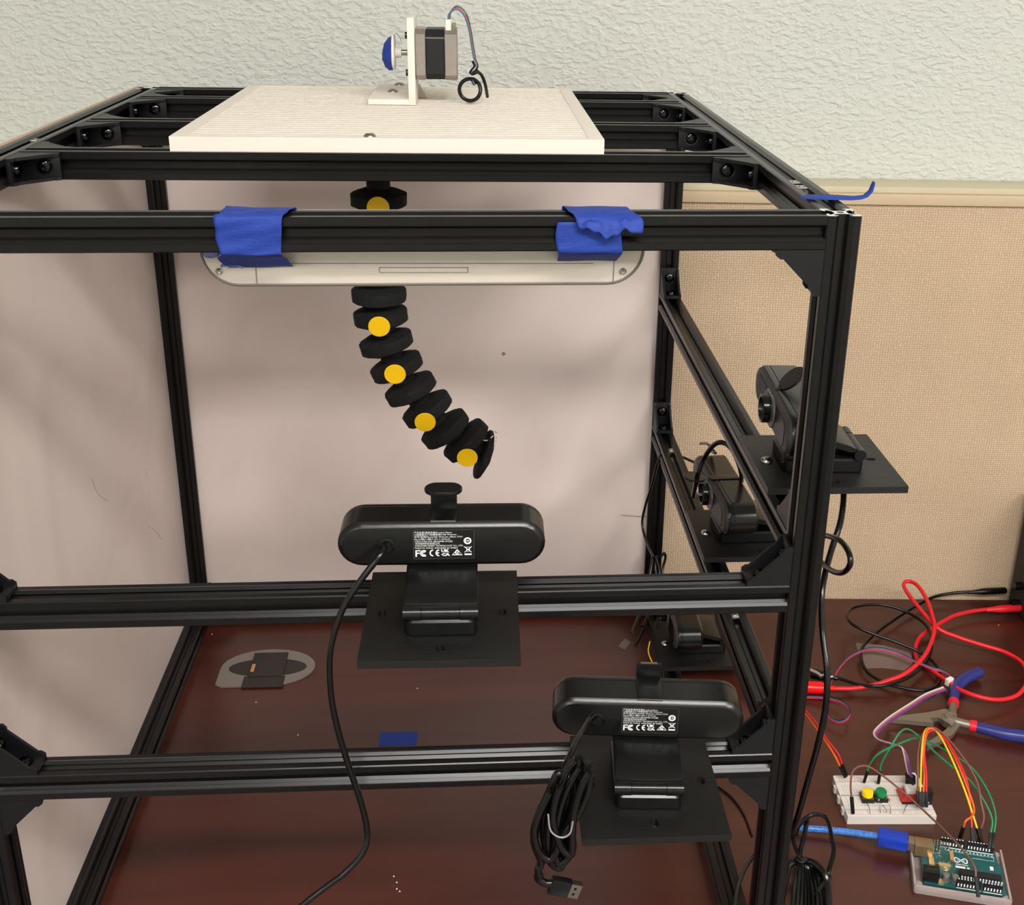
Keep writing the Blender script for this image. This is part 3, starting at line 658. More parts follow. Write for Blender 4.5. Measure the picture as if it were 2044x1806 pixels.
        G().box(-5.5, 5.5, 11.9, 13.2, 10.9, 11.6).box(-8.2, 8.2, -13.6, -13, .4, 1.2).build('hinge_pin', M_STEEL, sh)
    elif shutter == 'side':
        sx = B @ T3(1, 0, 14.8)
        sh = G().box(-4, 4, -12, 17, 0, 1.1, bev=.3).build('privacy_shutter', M_PLAS, t, X=sx)
        G().loft([[(a, 29+b_, z+ (b_+12)*.08) for a, b_ in stadium(21, 20, 12, i)] for z, i in ((0, .4), (.4, 0), (1.6, 0), (2, .4))]).build('flap', M_PLAS, sh)
    else:
        sx = B @ T3(1, 12, 14.6) @ RX(138)
        sh = G().box(-4, 4, -10, 4, 0, 1.1, bev=.3).build('privacy_shutter', M_PLAS, t, X=sx)
        G().loft([[(a, 13+b_, z) for a, b_ in stadium(24, 22, 12, i)] for z, i in ((0, .4), (.4, 0), (1.6, 0), (2, .4))]).build('flap', M_PLAS, sh)
    return B

cams = []
def rig(wl, pl, loc, rz, **k):
    mount_plate(pl, loc, rz)
    t = thing('webcam', wl, 'webcam', (loc[0], loc[1], loc[2]), rz, group='black webcams on the frame')
    webcam_parts(t, **k); return t
Z1, Z2, ZS1, ZS2 = 376.6, 244.3, 408, 250
cam1 = rig('upper front webcam seen from behind, its round shutter flap raised', 'square black plate on the middle front beam, under the upper webcam', (-243, 0, Z1), -0.6, shutter='up')
cam2 = rig('lower front webcam seen from behind, with its cable tied in a bundle', 'square black plate on the lower front beam, under the lower webcam', (-112, 0, Z2), 0, body_rz=-5, body_dx=2, shutter='flat')
cam3 = rig('upper right webcam half hidden behind the right front post', 'black plate on the upper right rail, sticking out past the post', (0, 118, ZS1), 90, body_rz=-3, shutter='tilt')
cam4 = rig('webcam on the middle right rail, with its shutter flap turned out level', 'black plate on the middle right rail', (0, 302, ZS2), 90, body_rz=3, shutter='side')
cam5 = rig('lowest right webcam, low over the desk behind the lower front webcam', 'black plate on the bottom right rail by the desk', (0, 468, 20), 90, body_rz=0, shutter='side', art=False)

def cable(parent, pts, r=1.75, m=M_RUB, nm='cable', smooth=10, **k):
    return G().tube(pts, r, 12, smooth=smooth).build(nm, m, parent, inv=IW(parent), **k)
# cable of the upper front webcam hangs down to the left
cable(cam1, [(-277.3,-22.0,423.0),(-280.0,-30.0,421.4),(-292.5,-36.0,406.4),(-303.3,-40.0,388.5),(-310.2,-44.0,365.1),(-311.4,-44.0,336.5),(-308.8,-44.0,310.7),(-303.4,-44.0,282.1),(-296.8,-44.0,252.7),(-293.5,-46.0,230.3),(-296.2,-50.0,217.9),(-307.3,-55.0,206.7),(-319.8,-60.0,199.8),(-334.0,-66.0,191.7),(-346.7,-76.0,184.4)], 2.0)
# cable bundle of the lower webcam
cable(cam2, [(-148.2,-26.0,301.5),(-152.8,-34.0,301.9),(-162.2,-60.0,307.0),(-170.8,-84.0,308.0),(-175.5,-88.0,293.1),(-178.7,-88.0,270.9)], 1.8)
for k, pp in enumerate((
    [(-166.9,-90.0,314.5),(-164.4,-90.0,294.4),(-167.4,-90.0,272.2),(-178.6,-90.0,253.7),(-184.5,-90.0,246.3),(-188.3,-90.0,257.9),(-187.3,-90.0,273.0),(-181.6,-90.0,291.4),(-175.9,-90.0,307.6),(-172.9,-90.0,305.7)],
    [(-163.7,-92.0,320.7),(-161.7,-92.0,299.7),(-165.6,-92.0,277.7),(-169.6,-92.0,255.2),(-170.9,-92.0,242.9),(-178.6,-92.0,246.0),(-180.7,-92.0,267.0),(-176.3,-92.0,289.2),(-170.8,-92.0,310.9),(-165.1,-92.0,319.6)],
    [(-158.9,-94.0,319.2),(-160.2,-94.0,304.9),(-164.5,-94.0,286.8),(-167.7,-94.0,268.3),(-166.7,-94.0,253.1),(-173.2,-94.0,243.8),(-176.4,-94.0,253.5),(-175.6,-94.0,276.1),(-170.7,-94.0,298.0),(-162.9,-94.0,315.8)],
    [(-156.5,-96.0,311.8),(-158.4,-96.0,297.4),(-164.5,-96.0,281.1),(-173.2,-96.0,266.6),(-176.0,-96.0,255.3),(-180.1,-96.0,249.8),(-186.2,-96.0,255.8),(-189.4,-96.0,271.0),(-186.0,-96.0,285.7),(-180.3,-96.0,300.1)],
    [(-174.7,-98.0,305.2),(-177.4,-98.0,294.4),(-178.3,-98.0,279.8),(-173.2,-98.0,260.8),(-167.1,-98.0,254.9),(-166.8,-98.0,268.1),(-166.0,-98.0,286.6),(-162.3,-98.0,304.7),(-157.9,-98.0,315.3)],
    [(-165.1,-86.0,312.3),(-167.0,-86.0,294.8),(-171.9,-86.0,268.9),(-174.6,-86.0,249.9),(-171.8,-86.0,234.2),(-178.0,-86.0,237.6),(-181.9,-86.0,250.2),(-183.4,-86.0,269.3),(-179.5,-86.0,287.9),(-173.7,-86.0,298.8)],
    [(-160.4,-87.0,313.7),(-163.4,-87.0,291.8),(-168.3,-87.0,265.8),(-171.5,-87.0,246.8),(-167.2,-87.0,243.5),(-164.9,-87.0,250.4),(-166.4,-87.0,265.7),(-163.9,-87.0,284.4),(-158.2,-87.0,299.0)],
    [(-182.1,-90.0,287.7),(-187.3,-90.0,273.0),(-188.9,-90.0,258.0),(-184.5,-90.0,242.4),(-186.2,-90.0,236.7),(-184.9,-90.0,230.0)])):
    cable(cam2, pp, 2.35, smooth=8)
cable(cam2, [(-181.6,-101.0,288.0),(-180.2,-101.0,277.0),(-176.6,-101.0,272.0),(-172.1,-101.0,270.7),(-168.3,-101.0,273.9),(-167.0,-101.0,282.0)], 0.55, M_GRY, 'twist_tie', label='thin wire tie around the bundle')
t = cam2; I = IW(t)
pa, pb, pc = [Vector(p) for p in [(-185.5,-88.0,232.0),(-177.3,-88.0,223.7),(-165.4,-88.0,217.6)]]
cable(cam2, [tuple(pa), tuple(pa+Vector((-.5, 0, -4))), tuple(pa+Vector((4, 0, -8))), tuple(pb)], 2.6, nm='strain_relief', smooth=6)
Xp = Tm(*[(-171.1,-88.0,220.3)][0]) @ RY(17)
G().box(-8, 5, -2.4, 2.4, -6, 6, X=Xp, bev=1).build('plug_body', M_PLAS, t, inv=I)
G().box(5, 11.5, -1.9, 1.9, -5.3, 5.3, X=Xp).build('plug_tip', M_STEEL, t, inv=I, label='silver metal USB plug tip')
G().box(7, 8.6, -2.0, -1.85, 1.2, 3, X=Xp).box(7, 8.6, -2.0, -1.85, -3, -1.2, X=Xp).build('plug_holes', M_RUB, t, inv=I)
# cables of the right-hand webcams
cable(cam3, [(35.0,131.9,413.8),(38.0,115.6,419.1),(40.0,99.9,412.2),(38.0,82.6,402.7),(30.0,59.8,392.8),(22.0,47.3,380.2),(14.0,32.7,369.1),(9.0,20.5,357.0),(9.0,10.6,336.0),(10.0,-4.3,314.5),(10.0,-9.5,290.3),(8.0,-9.8,262.1),(7.0,-0.5,220.9),(6.0,8.8,182.2),(6.0,17.8,160.5)], 2.2)
cable(cam3, [(14.0,53.2,385.7),(14.0,33.8,395.4),(14.0,10.8,404.1),(14.0,-6.0,405.3),(14.0,-11.1,399.8),(14.0,-2.3,388.9),(14.0,13.2,379.6),(14.0,31.6,372.8),(14.0,42.8,370.3)], 1.9)
cable(cam4, [(40.0,423.3,217.7),(20.0,302.9,307.3),(0.0,256.7,356.0),(-8.0,264.7,362.5),(-14.0,276.5,355.5),(-18.0,295.2,334.0),(-22.0,299.1,314.8),(-18.0,329.8,279.3)], 2.2)
cable(cam4, [(0.0,399.0,302.9),(0.0,366.8,316.5),(2.0,345.3,318.7)], 1.3, nm='cable_tie')
cable(cam4, [(2.0,356.0,313.9),(2.0,338.4,319.7)], 1.6, nm='cable_tie')
cable(cam4, [(10.0,438.6,260.9),(4.0,507.2,239.0),(-6.0,536.3,231.5),(-16.0,521.3,237.2),(-22.0,515.5,227.6),(-24.0,529.9,196.2),(-28.0,546.3,159.5),(-30.0,549.2,135.3),(-27.0,532.5,121.3),(-24.0,496.7,120.2)], 1.5)
t = cam5
for k, pp in enumerate(([(-13.1,560.0,87.2),(-15.7,555.0,75.2),(-21.8,540.0,56.9),(-28.3,520.0,48.8),(-38.2,490.0,47.5),(-49.5,460.0,45.8)], [(-8.3,560.0,87.1),(-10.9,555.0,75.1),(-9.8,540.0,56.6),(-19.0,520.0,38.4),(-33.5,490.0,34.0)],
                        [(-4.6,560.0,84.4),(-0.0,560.0,89.7),(1.6,560.0,82.2),(-2.1,555.0,68.1),(-5.8,530.0,42.2),(-15.5,500.0,27.2),(-19.8,485.0,23.5)], [(-11.0,558.0,86.9),(-6.6,548.0,65.5),(-21.0,525.0,45.6),(-29.4,495.0,34.1),(-42.7,470.0,23.9),(-44.1,468.0,23.3)])):
    cable(cam5, pp, 1.6 if k else 2)
Xp = Tm(*[(-59.7,452.0,36.9)][0]) @ RY(-56)
G().box(-2.2, 5, -1.2, 1.2, -5.5, 5.5, X=Xp @ RY(90)).build('plug_tip', M_STEEL, t, inv=IW(t), label='silver metal USB plug tip')
cable(cam5, [(-32.6,440.0,46.7),(-33.7,440.0,33.7),(-29.7,440.0,21.9),(-25.4,440.0,13.8)], 0.7, M_YELW, 'yellow_wire', label='thin yellow wire')

# ------------------------------------------------------------------ desk grommet seen on the left
t = thing('desk_grommet', 'grey oval cable grommet with black insert set in the desk', 'grommet', (-457, 470, 0))
def el(cx, cy, a, b_, n=36): return [(cx+a*math.cos(2*PI*i/n), cy+b_*math.sin(2*PI*i/n)) for i in range(n)]
I = IW(t)
out = []
for i in range(36):
    a = 2*PI*i/36; x, y = math.cos(a), math.sin(a)
    px_, py_ = -457+52*x, 474+35*y
    if x < 0 and y < 0: px_, py_ = -457+52*max(x*1.35, -1), 474+35*max(y*1.35, -1)
    out.append((px_, py_))
G().prism(out, 0, 1.6, 'z').build('plate', M_GROM, t, inv=I)
G().prism(el(-457, 473, 43, 17), 1.6, 1.75, 'z').build('opening', mat('dark_recess', (48, 42, 38), 0.6), t, inv=I)
G().box(-476, -438, 455, 500, 1.2, 3.4, bev=.4).box(-480, -435, 436, 456, 1.0, 2.2).build('cover', mat('dark_cover', (46, 40, 36), 0.55), t, inv=I)
G().box(-474.5, -470.5, 462, 476, 3.4, 5, bev=.8).build('peg', M_CORK, t, inv=I, label='small tan wooden piece')
# crumbs on the desk
g = G()
for p in [(-296.8,155.9,0.4),(-293.8,148.8,0.4),(-293.3,141.3,0.4),(-290.6,138.4,0.4),(-407.1,354.5,0.4),(-288.6,429.5,0.4),(-459.6,411.5,0.4),(-533.7,545.5,0.4),(409.9,529.0,0.4)]:
    g.add([(p[0]-.8, p[1]-.8, .1), (p[0]+.9, p[1]-.7, .1), (p[0], p[1]+1, .1), (p[0], p[1], 1)], [(0, 1, 3), (1, 2, 3), (2, 0, 3), (0, 2, 1)])
o = g.build('crumbs', M_WHW, kind='stuff'); tag(o, 'pale crumbs scattered on the desk', 'crumbs')
# scuffs and pencil marks on the boards
def mark(nm, pts, w_, m=M_SCUFF):
    G().tube(pts, w_, 5, smooth=5).build(nm, m, frame, inv=FI)
G().tube([(3.7,581.0,126.8),(-14.5,581.0,127.8),(-32.6,581.0,128.7),(-50.7,581.0,130.3)], 0.35, 5).build('scuff', M_SCUFF, frame, inv=FI)
G().lathe([(2.2, 0), (2.2, .12)], 12, 0, Tm(*[(-191.1,582.2,334.1)][0]) @ RX(90)).build('scuff', M_SCUFF, frame, inv=FI)
for pp in ([(-561.2,460.8,253.9),(-561.2,465.7,237.4),(-561.2,461.0,216.6),(-561.2,450.8,201.6)], [(-561.2,446.2,195.3),(-561.2,469.0,177.3),(-561.2,486.6,158.8)], [(-561.2,307.3,315.7),(-561.2,316.8,296.3),(-561.2,339.5,277.4)],):
    G().tube(pp, 0.25, 5).build('scuff', mat('faint_crease', (190, 168, 160), 0.6), frame, inv=FI)

# ------------------------------------------------------------------ things on the desk to the right of the frame
def Z(z): return Matrix.Translation((0, 0, z))
# breadboard
bx, by, brz = 164.4, 227.6, -2.6
t = thing('breadboard', 'white breadboard with yellow and green push buttons on the desk', 'breadboard', (bx, by, 0), brz)
prof_b = rrect(-42, 42, -28.5, 28.5, 1, 2)
G().prism(prof_b, 0, 9, 'z').build('base', M_BB, t)
for y in (-15, 0.5, 15): G().box(-44, -42, y-2.5, y+2.5, 0.5, 7).build('side_lug', M_BB, t)
g = G()
for y in (-19.2, 19.2): g.box(-42, 42, y-.35, y+.35, 8.4, 9.05)
g.box(-41.5, 41.5, -1.2, 1.2, 8.3, 9.04); g.build('groove', M_HOLE, t, kind='stuff')
g = G()
for i in range(30):
    x = -37+i*2.54
    for j in range(5):
        for s_ in (-1, 1): y = s_*(3.6+j*2.54); g.add([(x-.5, y-.5, 9.03), (x+.5, y-.5, 9.03), (x+.5, y+.5, 9.03), (x-.5, y+.5, 9.03)], [(0, 1, 2, 3)])
    if i % 6 != 5:
        for y in (21.6, 24.1, -21.6, -24.1): g.add([(x-.5, y-.5, 9.03), (x+.5, y-.5, 9.03), (x+.5, y+.5, 9.03), (x-.5, y+.5, 9.03)], [(0, 1, 2, 3)])
g.build('holes', M_HOLE, t, kind='stuff')
for y, mm in ((20.2, M_RED), (26.6, M_BLU), (-20.2, M_BLU), (-26.2, M_RED)):
    G().box(-38, 38, y-.2, y+.2, 9.0, 9.06).build('rail_line', mat('pale_red_line', (214, 150, 142), .5) if mm is M_RED else mat('pale_blue_line', (170, 170, 190), .5), t)
IB = IW(t)
def push_button(px_, m, nm):
    p = px_
    k = thing('push_button', nm, 'button', (p[0], p[1], 9), brz, group='push buttons on the breadboard')
    G().box(-6, 6, -6, 6, 0, 4, bev=.5).build('housing', M_LAM, k)
    G().box(-5.2, 5.2, -5.2, 5.2, 4, 4.3).build('plate', M_STEEL, k)
    G().lathe([(4.2, 4.3), (5.2, 5), (5.4, 8.5), (5.0, 9.6), (3.6, 10.2)], 24).build('cap', m, k)
push_button([(146.4,223.3,13.0)][0], mat('yellow_cap', (250, 208, 12), .35), 'yellow round push button on the white breadboard')
push_button([(159.5,223.4,13.0)][0], mat('green_cap', (14, 130, 72), .35), 'green round push button on the white breadboard')
for i, (a, b_) in enumerate(((1733, 1608), (1763, 1606), (1808, 1607))):
    pass
for pp in ([(144.8,217.0,9.0),(142.9,208.6,14.0),(141.7,201.9,14.0),(143.5,204.2,9.0)], [(158.9,218.5,9.0),(156.1,208.2,15.0),(157.2,200.1,15.0),(160.3,205.5,9.0)], [(153.4,203.8,9.0),(153.3,207.2,16.0),(161.8,206.8,16.0),(162.7,202.7,9.0)], [(182.6,214.0,9.0),(177.5,205.7,14.0),(174.2,200.4,14.0),(174.7,202.8,9.0)]):
    o = G().tube(pp, 0.35, 6, smooth=4).build('resistor_lead', M_STEEL, t, inv=IB, label='bent bare wire')
for pp in ([(154.1,220.0,12.0),(156.8,217.8,12.0)], [(164.7,220.9,12.0),(166.4,217.4,12.0)]):
    G().cyl(pp[0], pp[1], 1.3, 10).build('resistor', M_CORK, t, inv=IB)
dr = thing('motor_driver', 'small red driver board with white heat sink on the breadboard', 'circuit board', tuple([(187.9,223.4,9.0)][0]), brz)
G().box(-10, 12, -8.5, 9, 2.2, 3.8).build('board', M_PCBR, dr)
G().box(-9.5, 11.5, -9.2, -7, 0, 2.2).box(-9.5, 11.5, 7, 9, 0, 2.2).build('pin_header', M_LAM, dr)
G().box(-3.5, 9, 0, 9.5, 3.8, 8.5, bev=.4).build('heat_sink', M_BB, dr)
G().box(3, 12, 14, 24, 0, 10, bev=.5).build('socket', M_WHITE, dr)
g = G()
for p in ((-7, -4), (-5, -1.5), (-7.5, 2), (-4.5, 4), (-2, -5)): g.box(p[0]-.8, p[0]+.8, p[1]-.6, p[1]+.6, 3.8, 4.6)
g.build('components', M_STEEL, dr, kind='stuff')

def housing(t, p, q, w_=1.35, n=1):
    """black connector housing from p (bottom) to q (top)"""
    p, q = Vector(p), Vector(q); X = Tm(*p) @ (q-p).to_track_quat('Z', 'Y').to_matrix().to_4x4(); L = (q-p).length
    return G().box(-w_*n, w_*n, -w_, w_, 0, L, X=X, bev=.25).build('connector', M_RUBM, t, inv=IW(t), label='black wire connector')
def jumper(label, pts, m, ends=((0, 1), (-1, -2)), r=0.95, cat='wire', e=13):
    loc = pts[0]; t = thing('jumper_wire', label, cat, loc, 0, group='jumper wires')
    G().tube(pts, r, 8, smooth=8).build('wire', m, t, inv=IW(t))
    P_ = [Vector(p) for p in pts]
    for a, b_ in ends:
        d = (P_[b_]-P_[a]).normalized(); housing(t, P_[a]-d*e, P_[a]+d*1.0)
    return t
jumper('orange jumper wire running behind the post to the rear left corner of the breadboard', [(126.7,249.9,26.0),(120.5,251.4,38.0),(116.4,273.9,40.0),(114.2,300.3,36.0),(112.5,329.5,30.0),(105.0,369.7,24.0),(81.8,428.0,6.0)], M_ORG, ends=((0, 1),))
jumper('red jumper wire beside the orange one at the rear left corner of the breadboard', [(129.6,252.7,26.0),(124.5,254.9,38.0),(117.9,271.2,42.0),(116.1,302.4,38.0),(113.3,334.9,31.0),(107.6,375.8,24.0),(86.4,435.4,6.0)], M_RED, ends=((0, 1),))
jumper('green jumper wire from behind the yellow button, arching over to the blue-green board', [(151.8,243.9,24.0),(152.7,243.5,32.0),(158.8,241.9,46.0),(177.5,245.0,54.0),(198.0,248.7,58.0),(210.4,240.0,58.0),(225.6,224.3,56.0),(238.0,209.5,52.0),(244.5,187.8,44.0),(245.3,169.7,34.0),(239.7,156.3,24.0)], M_GRN)
jumper('green jumper wire from behind the green button with the taller arch', [(164.4,243.4,24.0),(164.9,244.2,34.0),(171.8,244.8,52.0),(182.0,252.5,62.0),(189.3,252.3,66.0),(197.6,243.2,64.0),(206.3,225.9,60.0),(218.3,206.1,56.0),(230.4,194.9,50.0),(237.0,177.2,42.0),(240.7,165.7,32.0),(236.6,156.5,24.0)], M_GRN)
jumper('yellow jumper wire arching from the driver connector to the blue-green board', [(190.9,209.0,27.0),(193.4,219.0,40.0),(195.5,228.9,58.0),(201.0,241.3,70.0),(208.5,245.2,72.0),(214.2,236.3,70.0),(217.5,212.1,62.0),(221.5,187.5,48.0),(223.9,171.6,36.0),(227.1,162.6,24.0)], M_YELW)
jumper('orange jumper wire arching next to the yellow one', [(193.8,208.8,27.0),(196.7,218.9,40.0),(197.0,228.8,58.0),(203.0,240.9,72.0),(211.2,242.2,73.0),(216.9,233.2,70.0),(221.2,212.0,62.0),(224.8,187.4,48.0),(226.6,174.4,38.0),(222.2,166.5,36.0),(213.7,160.5,36.0),(213.3,161.8,27.0)], M_ORG)
jumper('red jumper wire at the outer side of the arching bunch', [(196.6,208.7,27.0),(197.8,216.7,40.0),(197.9,228.8,58.0),(203.3,239.7,70.0),(212.9,241.2,72.0),(218.0,228.7,70.0),(222.7,208.4,62.0),(225.4,192.7,52.0),(223.9,175.9,38.0),(222.3,163.5,24.0)], M_RED)
jumper('brown jumper wire at the far right of the arching bunch', [(189.1,210.4,27.0),(190.5,219.2,40.0),(193.4,231.5,56.0),(199.6,241.0,68.0),(209.5,243.3,74.0),(218.1,232.0,72.0),(227.9,209.2,64.0),(233.4,190.0,54.0),(232.5,175.1,44.0),(233.4,167.0,34.0),(230.3,162.5,24.0)], M_BRN)
jumper('long brown jumper wire crossing the breadboard to the near header of the teal board', [(124.6,206.3,26.0),(123.6,210.6,38.0),(126.9,217.1,48.0),(137.1,221.3,50.0),(147.1,217.7,48.0),(164.6,202.9,40.0),(180.6,179.8,34.0),(189.6,144.4,38.0),(194.9,119.0,40.0),(197.7,103.6,38.0),(197.3,97.4,32.0)], M_BRN, e=15)
t = thing('driver_connector', 'black four-pin connector standing at the right of the breadboard', 'connector', tuple([(199.8,217.3,9.0)][0]), brz)
G().box(-7, 6, -4.5, 3, 0, 15, bev=.4).build('body', M_LAM, t)
g = G()
for i in range(3): g.lathe([(.8, 0), (.8, .3)], 8, 0, Tm(-2.5+i*2.6, -4.6, 3) @ RX(90))
g.build('contacts_and_glints', M_ZINC, t, kind='stuff')
def ribbon(name, label, pts, cols, w_=1.1, r=.62, side=Vector((.35, 1, .25)), cat='cable'):
    t = thing(name, label, cat, pts[0], 0); n = len(cols); sd = side.normalized()
    for k, (mm, nm) in enumerate(cols):
        o_ = sd*(k-(n-1)/2)*w_*1.15
        G().tube([tuple(Vector(p)+o_) for p in pts], r, 8, smooth=8).build('wire', mm, t, inv=IW(t), label=nm+' wire of the flat cable')
    return t
FOUR = ((M_RED, 'red'), (M_PUR, 'purple'), (M_BLU, 'blue'), (M_RUB, 'black'))
tr = ribbon('ribbon_cable', 'four-colour flat wire looping over the desk beside the post', [(117.5,390.2,5.0),(135.0,389.4,5.0),(154.3,384.1,7.0),(168.9,369.7,10.0),(169.6,351.3,12.0),(160.7,340.9,10.0),(151.9,343.0,8.0),(147.1,355.6,7.0),(151.5,375.8,6.0),(160.3,398.3,5.0),(173.0,421.4,8.0),(194.2,444.6,14.0),(214.4,454.8,18.0),(234.4,459.0,18.0),(255.2,453.6,15.0),(273.9,439.5,12.0),(290.2,432.0,8.0),(301.2,425.8,8.0),(304.8,416.1,8.0),(300.5,405.0,8.0)], FOUR, .95, .6)
tp = ribbon('ribbon_cable', 'white and purple flat wire running from the pliers to the breadboard', [(285.4,386.1,14.0),(261.6,375.9,13.0),(238.4,360.5,12.0),(209.3,339.5,12.0),(188.2,318.7,14.0),(181.1,306.3,17.0),(180.6,291.1,22.0),(184.5,269.4,34.0),(184.6,246.4,48.0),(185.1,238.6,46.0),(186.4,233.9,38.0),(189.3,231.7,28.0)], ((M_PUR, 'purple'), (M_PNK, 'red'), (M_GRY, 'grey'), (M_WHW, 'white')), 1.35, .85, Vector((-.5, 1, .2)))
housing(tp, [(193.1,235.5,14.0)][0], [(189.9,233.1,28.0)][0], 2.2, 2)
G().box(-5, 4, -2, 3, 8, 16, X=Tm(*[(297.4,401.5,0.0)][0]) @ RZ(30), bev=.5).build('plug', M_WHITE, tp, inv=IW(tp), label='white plug')

# microcontroller board in a clear tray
t = thing('microcontroller_board', 'teal microcontroller board in a clear tray with a blue cable', 'circuit board', (203.5, 134.5, 0), -15.5)
UM = t
g = G().prism(rrect(-43, 38, -31.5, 30, 3, 4), 0, 2.2, 'z'); g.build('tray', M_CLR, t)
for a in ((-43, 38, -31.5, -29.5), (-43, -41, -31.5, 30), (36, 38, -31.5, 30)): G().box(a[0], a[1], a[2], a[3], 2.2, 8.5, bev=.5).build('tray_wall', M_CLR, t)
for x, y in ((-38, -26), (33, -26), (33, 25)): G().lathe([(3, 2.2), (2.6, 6.8), (1.2, 6.8)], 14, 0, Tm(x, y, 0)).build('tray_post', M_CLR, t)
G().prism([(-34.3, -26.7), (31.5, -26.7), (34.3, -24), (34.3, 10), (31.8, 12.5), (31.8, 24.5), (29.5, 26.7), (-34.3, 26.7)], 6.8, 8.4, 'z').build('board', M_PCB, t)
G().box(-40.5, -24.5, 5, 17.2, 8.4, 19.4, bev=.4).build('usb_socket', mat('tan_metal', (158, 132, 98), .35, .7), t, label='square metal USB socket')
G().box(-36, -22, -25, -15.6, 8.4, 19, bev=.8).build('power_jack', M_PLAS, t)
G().box(-33, -23, -20.8, -20.2, 19, 19.2).build('jack_highlight', M_GREYP, t)  # grey strip stands in for a highlight along the jack top
for x, y in ((-16, -19.5), (-8, -19.8)):
    G().lathe([(3.5, 8.4), (3.5, 9.4), (3.15, 9.6), (3.15, 14.2), (2.8, 14.7)], 22, 0, Tm(x, y, 0)).build('capacitor', mat('capacitor_top', (150, 145, 142), .3, .8), t)
G().prism(stadium(11, 4.4, 8), 8.4, 12, 'z', X=Tm(-15.5, -4.5, 0)).build('crystal', M_GOLD, t)
for x0, x1, y in ((-16.5, 5.2, 24.2), (6.8, 29.5, 24.2), (-7.5, 12.6, -24.4), (14.6, 30, -24.4)):
    h = G().box(x0, x1, y-1.3, y+1.3, 8.4, 16.8, bev=.2).build('pin_header', M_LAM, t)
    g = G(); n = int((x1-x0)/2.54)
    for i in range(n): xx = x0+1.3+i*2.54; g.box(xx-.55, xx+.55, y-.5, y+.5, 16.8, 16.95); g.box(xx-.5, xx+.5, y-1.42, y-1.3, 10, 13)  # white squares on top paint the glints of the header openings
    g.build('contacts_and_glints', M_PRT, h, kind='stuff')
    G().box(x0, x1, y+(-2.9 if y > 0 else -2.2), y+(-2.0 if y > 0 else -1.5), 8.4, 8.6).build('printed_line', M_PRT, t)
ch = G().box(-3.5, 31.5, -14.5, -7.5, 9, 13.2, bev=.3).build('chip', M_LAM, t)
g = G()
for i in range(14):
    xx = -1.8+i*2.54
    g.box(xx-.6, xx+.6, -15.6, -14.5, 8.4, 11.6).box(xx-.6, xx+.6, -7.5, -6.4, 8.4, 11.6)
g.build('legs', M_PRT, ch, kind='stuff')
for i in range(3):
    for j in range(2): G().box(-23.2+i*2.6, -22.4+i*2.6, 14+j*2.6, 14.8+j*2.6, 8.4, 19).build('pin', M_GOLD if j else M_ZINC, t)
for i in range(4): G().box(-17.5+i*2.54, -16.7+i*2.54, 19.3, 20, 8.4, 16).build('pin', M_ZINC, t)
G().box(-28, -23.5, -4, 5, 8.4, 9.6).build('component', M_GOLD, t); G().box(-26, -24, -12, -8, 8.4, 10.2).build('component', M_ZINC, t)
G().box(-22.5, -18, -26, -21, 8.4, 10.4).build('component', M_GOLD, t); G().box(24, 27, 1.5, 5, 8.4, 9.5).build('component', M_WHITE, t)
G().box(-9, -5.5, 6, 18, 8.4, 9.2).build('component', M_CORK, t)
g = G(); rnd = random.Random(3)
for k in range(46):
    x, y = rnd.uniform(-31, -6), rnd.uniform(-14, 22); q = rnd.uniform(.5, 1.2); g.box(x-q, x+q, y-q*.6, y+q*.6, 8.4, 9.1)
g.build('small_components', M_STEEL, t, kind='stuff')
g = G()
stroke(g, [(-.0+5.2*math.sin(a)*1.05, 7.6+3.0*math.sin(2*a)*.95) for a in [2*PI*i/40 for i in range(40)]], 1.1, True, 8.62)
stroke(g, [(-3.6, 7.6), (-1.8, 7.6)], .5, z=8.64); stroke(g, [(1.8, 7.6), (3.6, 7.6)], .5, z=8.64); stroke(g, [(2.7, 6.7), (2.7, 8.5)], .5, z=8.64)
g2 = G(); text_into(g2, 'ARDUINO', 0, 0, 11, 1.5, .03); g.add([(x-5, y+1.7, 8.62) for x, y, z in g2.v], g2.f)
stroke(g, [(-5.5, -.8), (3, -.8)], 2.3, z=8.62); stroke(g, [(4.3, -.8), (6.6, -.8)], 1.8, z=8.62)
stroke(g, [(-12, 17.6), (30, 17.6)], .35, z=8.62); stroke(g, [(10, 13), (29, 13), (29, 18.5)], .35, z=8.62)
for i in range(14): stroke(g, [(-13+i*3.1, 19.2), (-11.6+i*3.1, 19.2)], 1.1, z=8.62)
g.build('silkscreen', M_PRT, t, label='white printed infinity mark and lines')
# blue usb cable
t = thing('usb_cable', 'translucent blue USB cable plugged into the teal board', 'cable', (150, 165, 0))
pp = [(47.8,195.3,5.0),(70.4,191.8,6.0),(92.7,187.7,7.0),(114.0,181.3,9.0),(132.2,173.3,12.0),(139.8,170.0,13.0)]
G().tube(pp, 3.0, 14, smooth=8).build('cable', M_USBC, t, inv=IW(t))
a, b_ = [Vector(p) for p in [(138.4,168.9,14.0),(162.9,159.6,14.0)]]
d = (b_-a); X = Tm(*a) @ d.to_track_quat('X', 'Z').to_matrix().to_4x4(); L = d.length
G().box(0, L, -7.5, 7.5, -5, 5.5, X=X, bev=1.6).build('plug_body', M_USBB, t, inv=IW(t), label='translucent blue plug body')
G().box(4, L-3, -4, 4, -3.6, 3.8, X=X, bev=.6).build('inner_core', mat('bright_blue_core', (40, 120, 235), .3), t, inv=IW(t))
G().box(L, L+7, -5, 5, -4.4, 4.4, X=X, bev=.4).build('plug_tip', M_STEEL, t, inv=IW(t), label='silver metal plug tip')

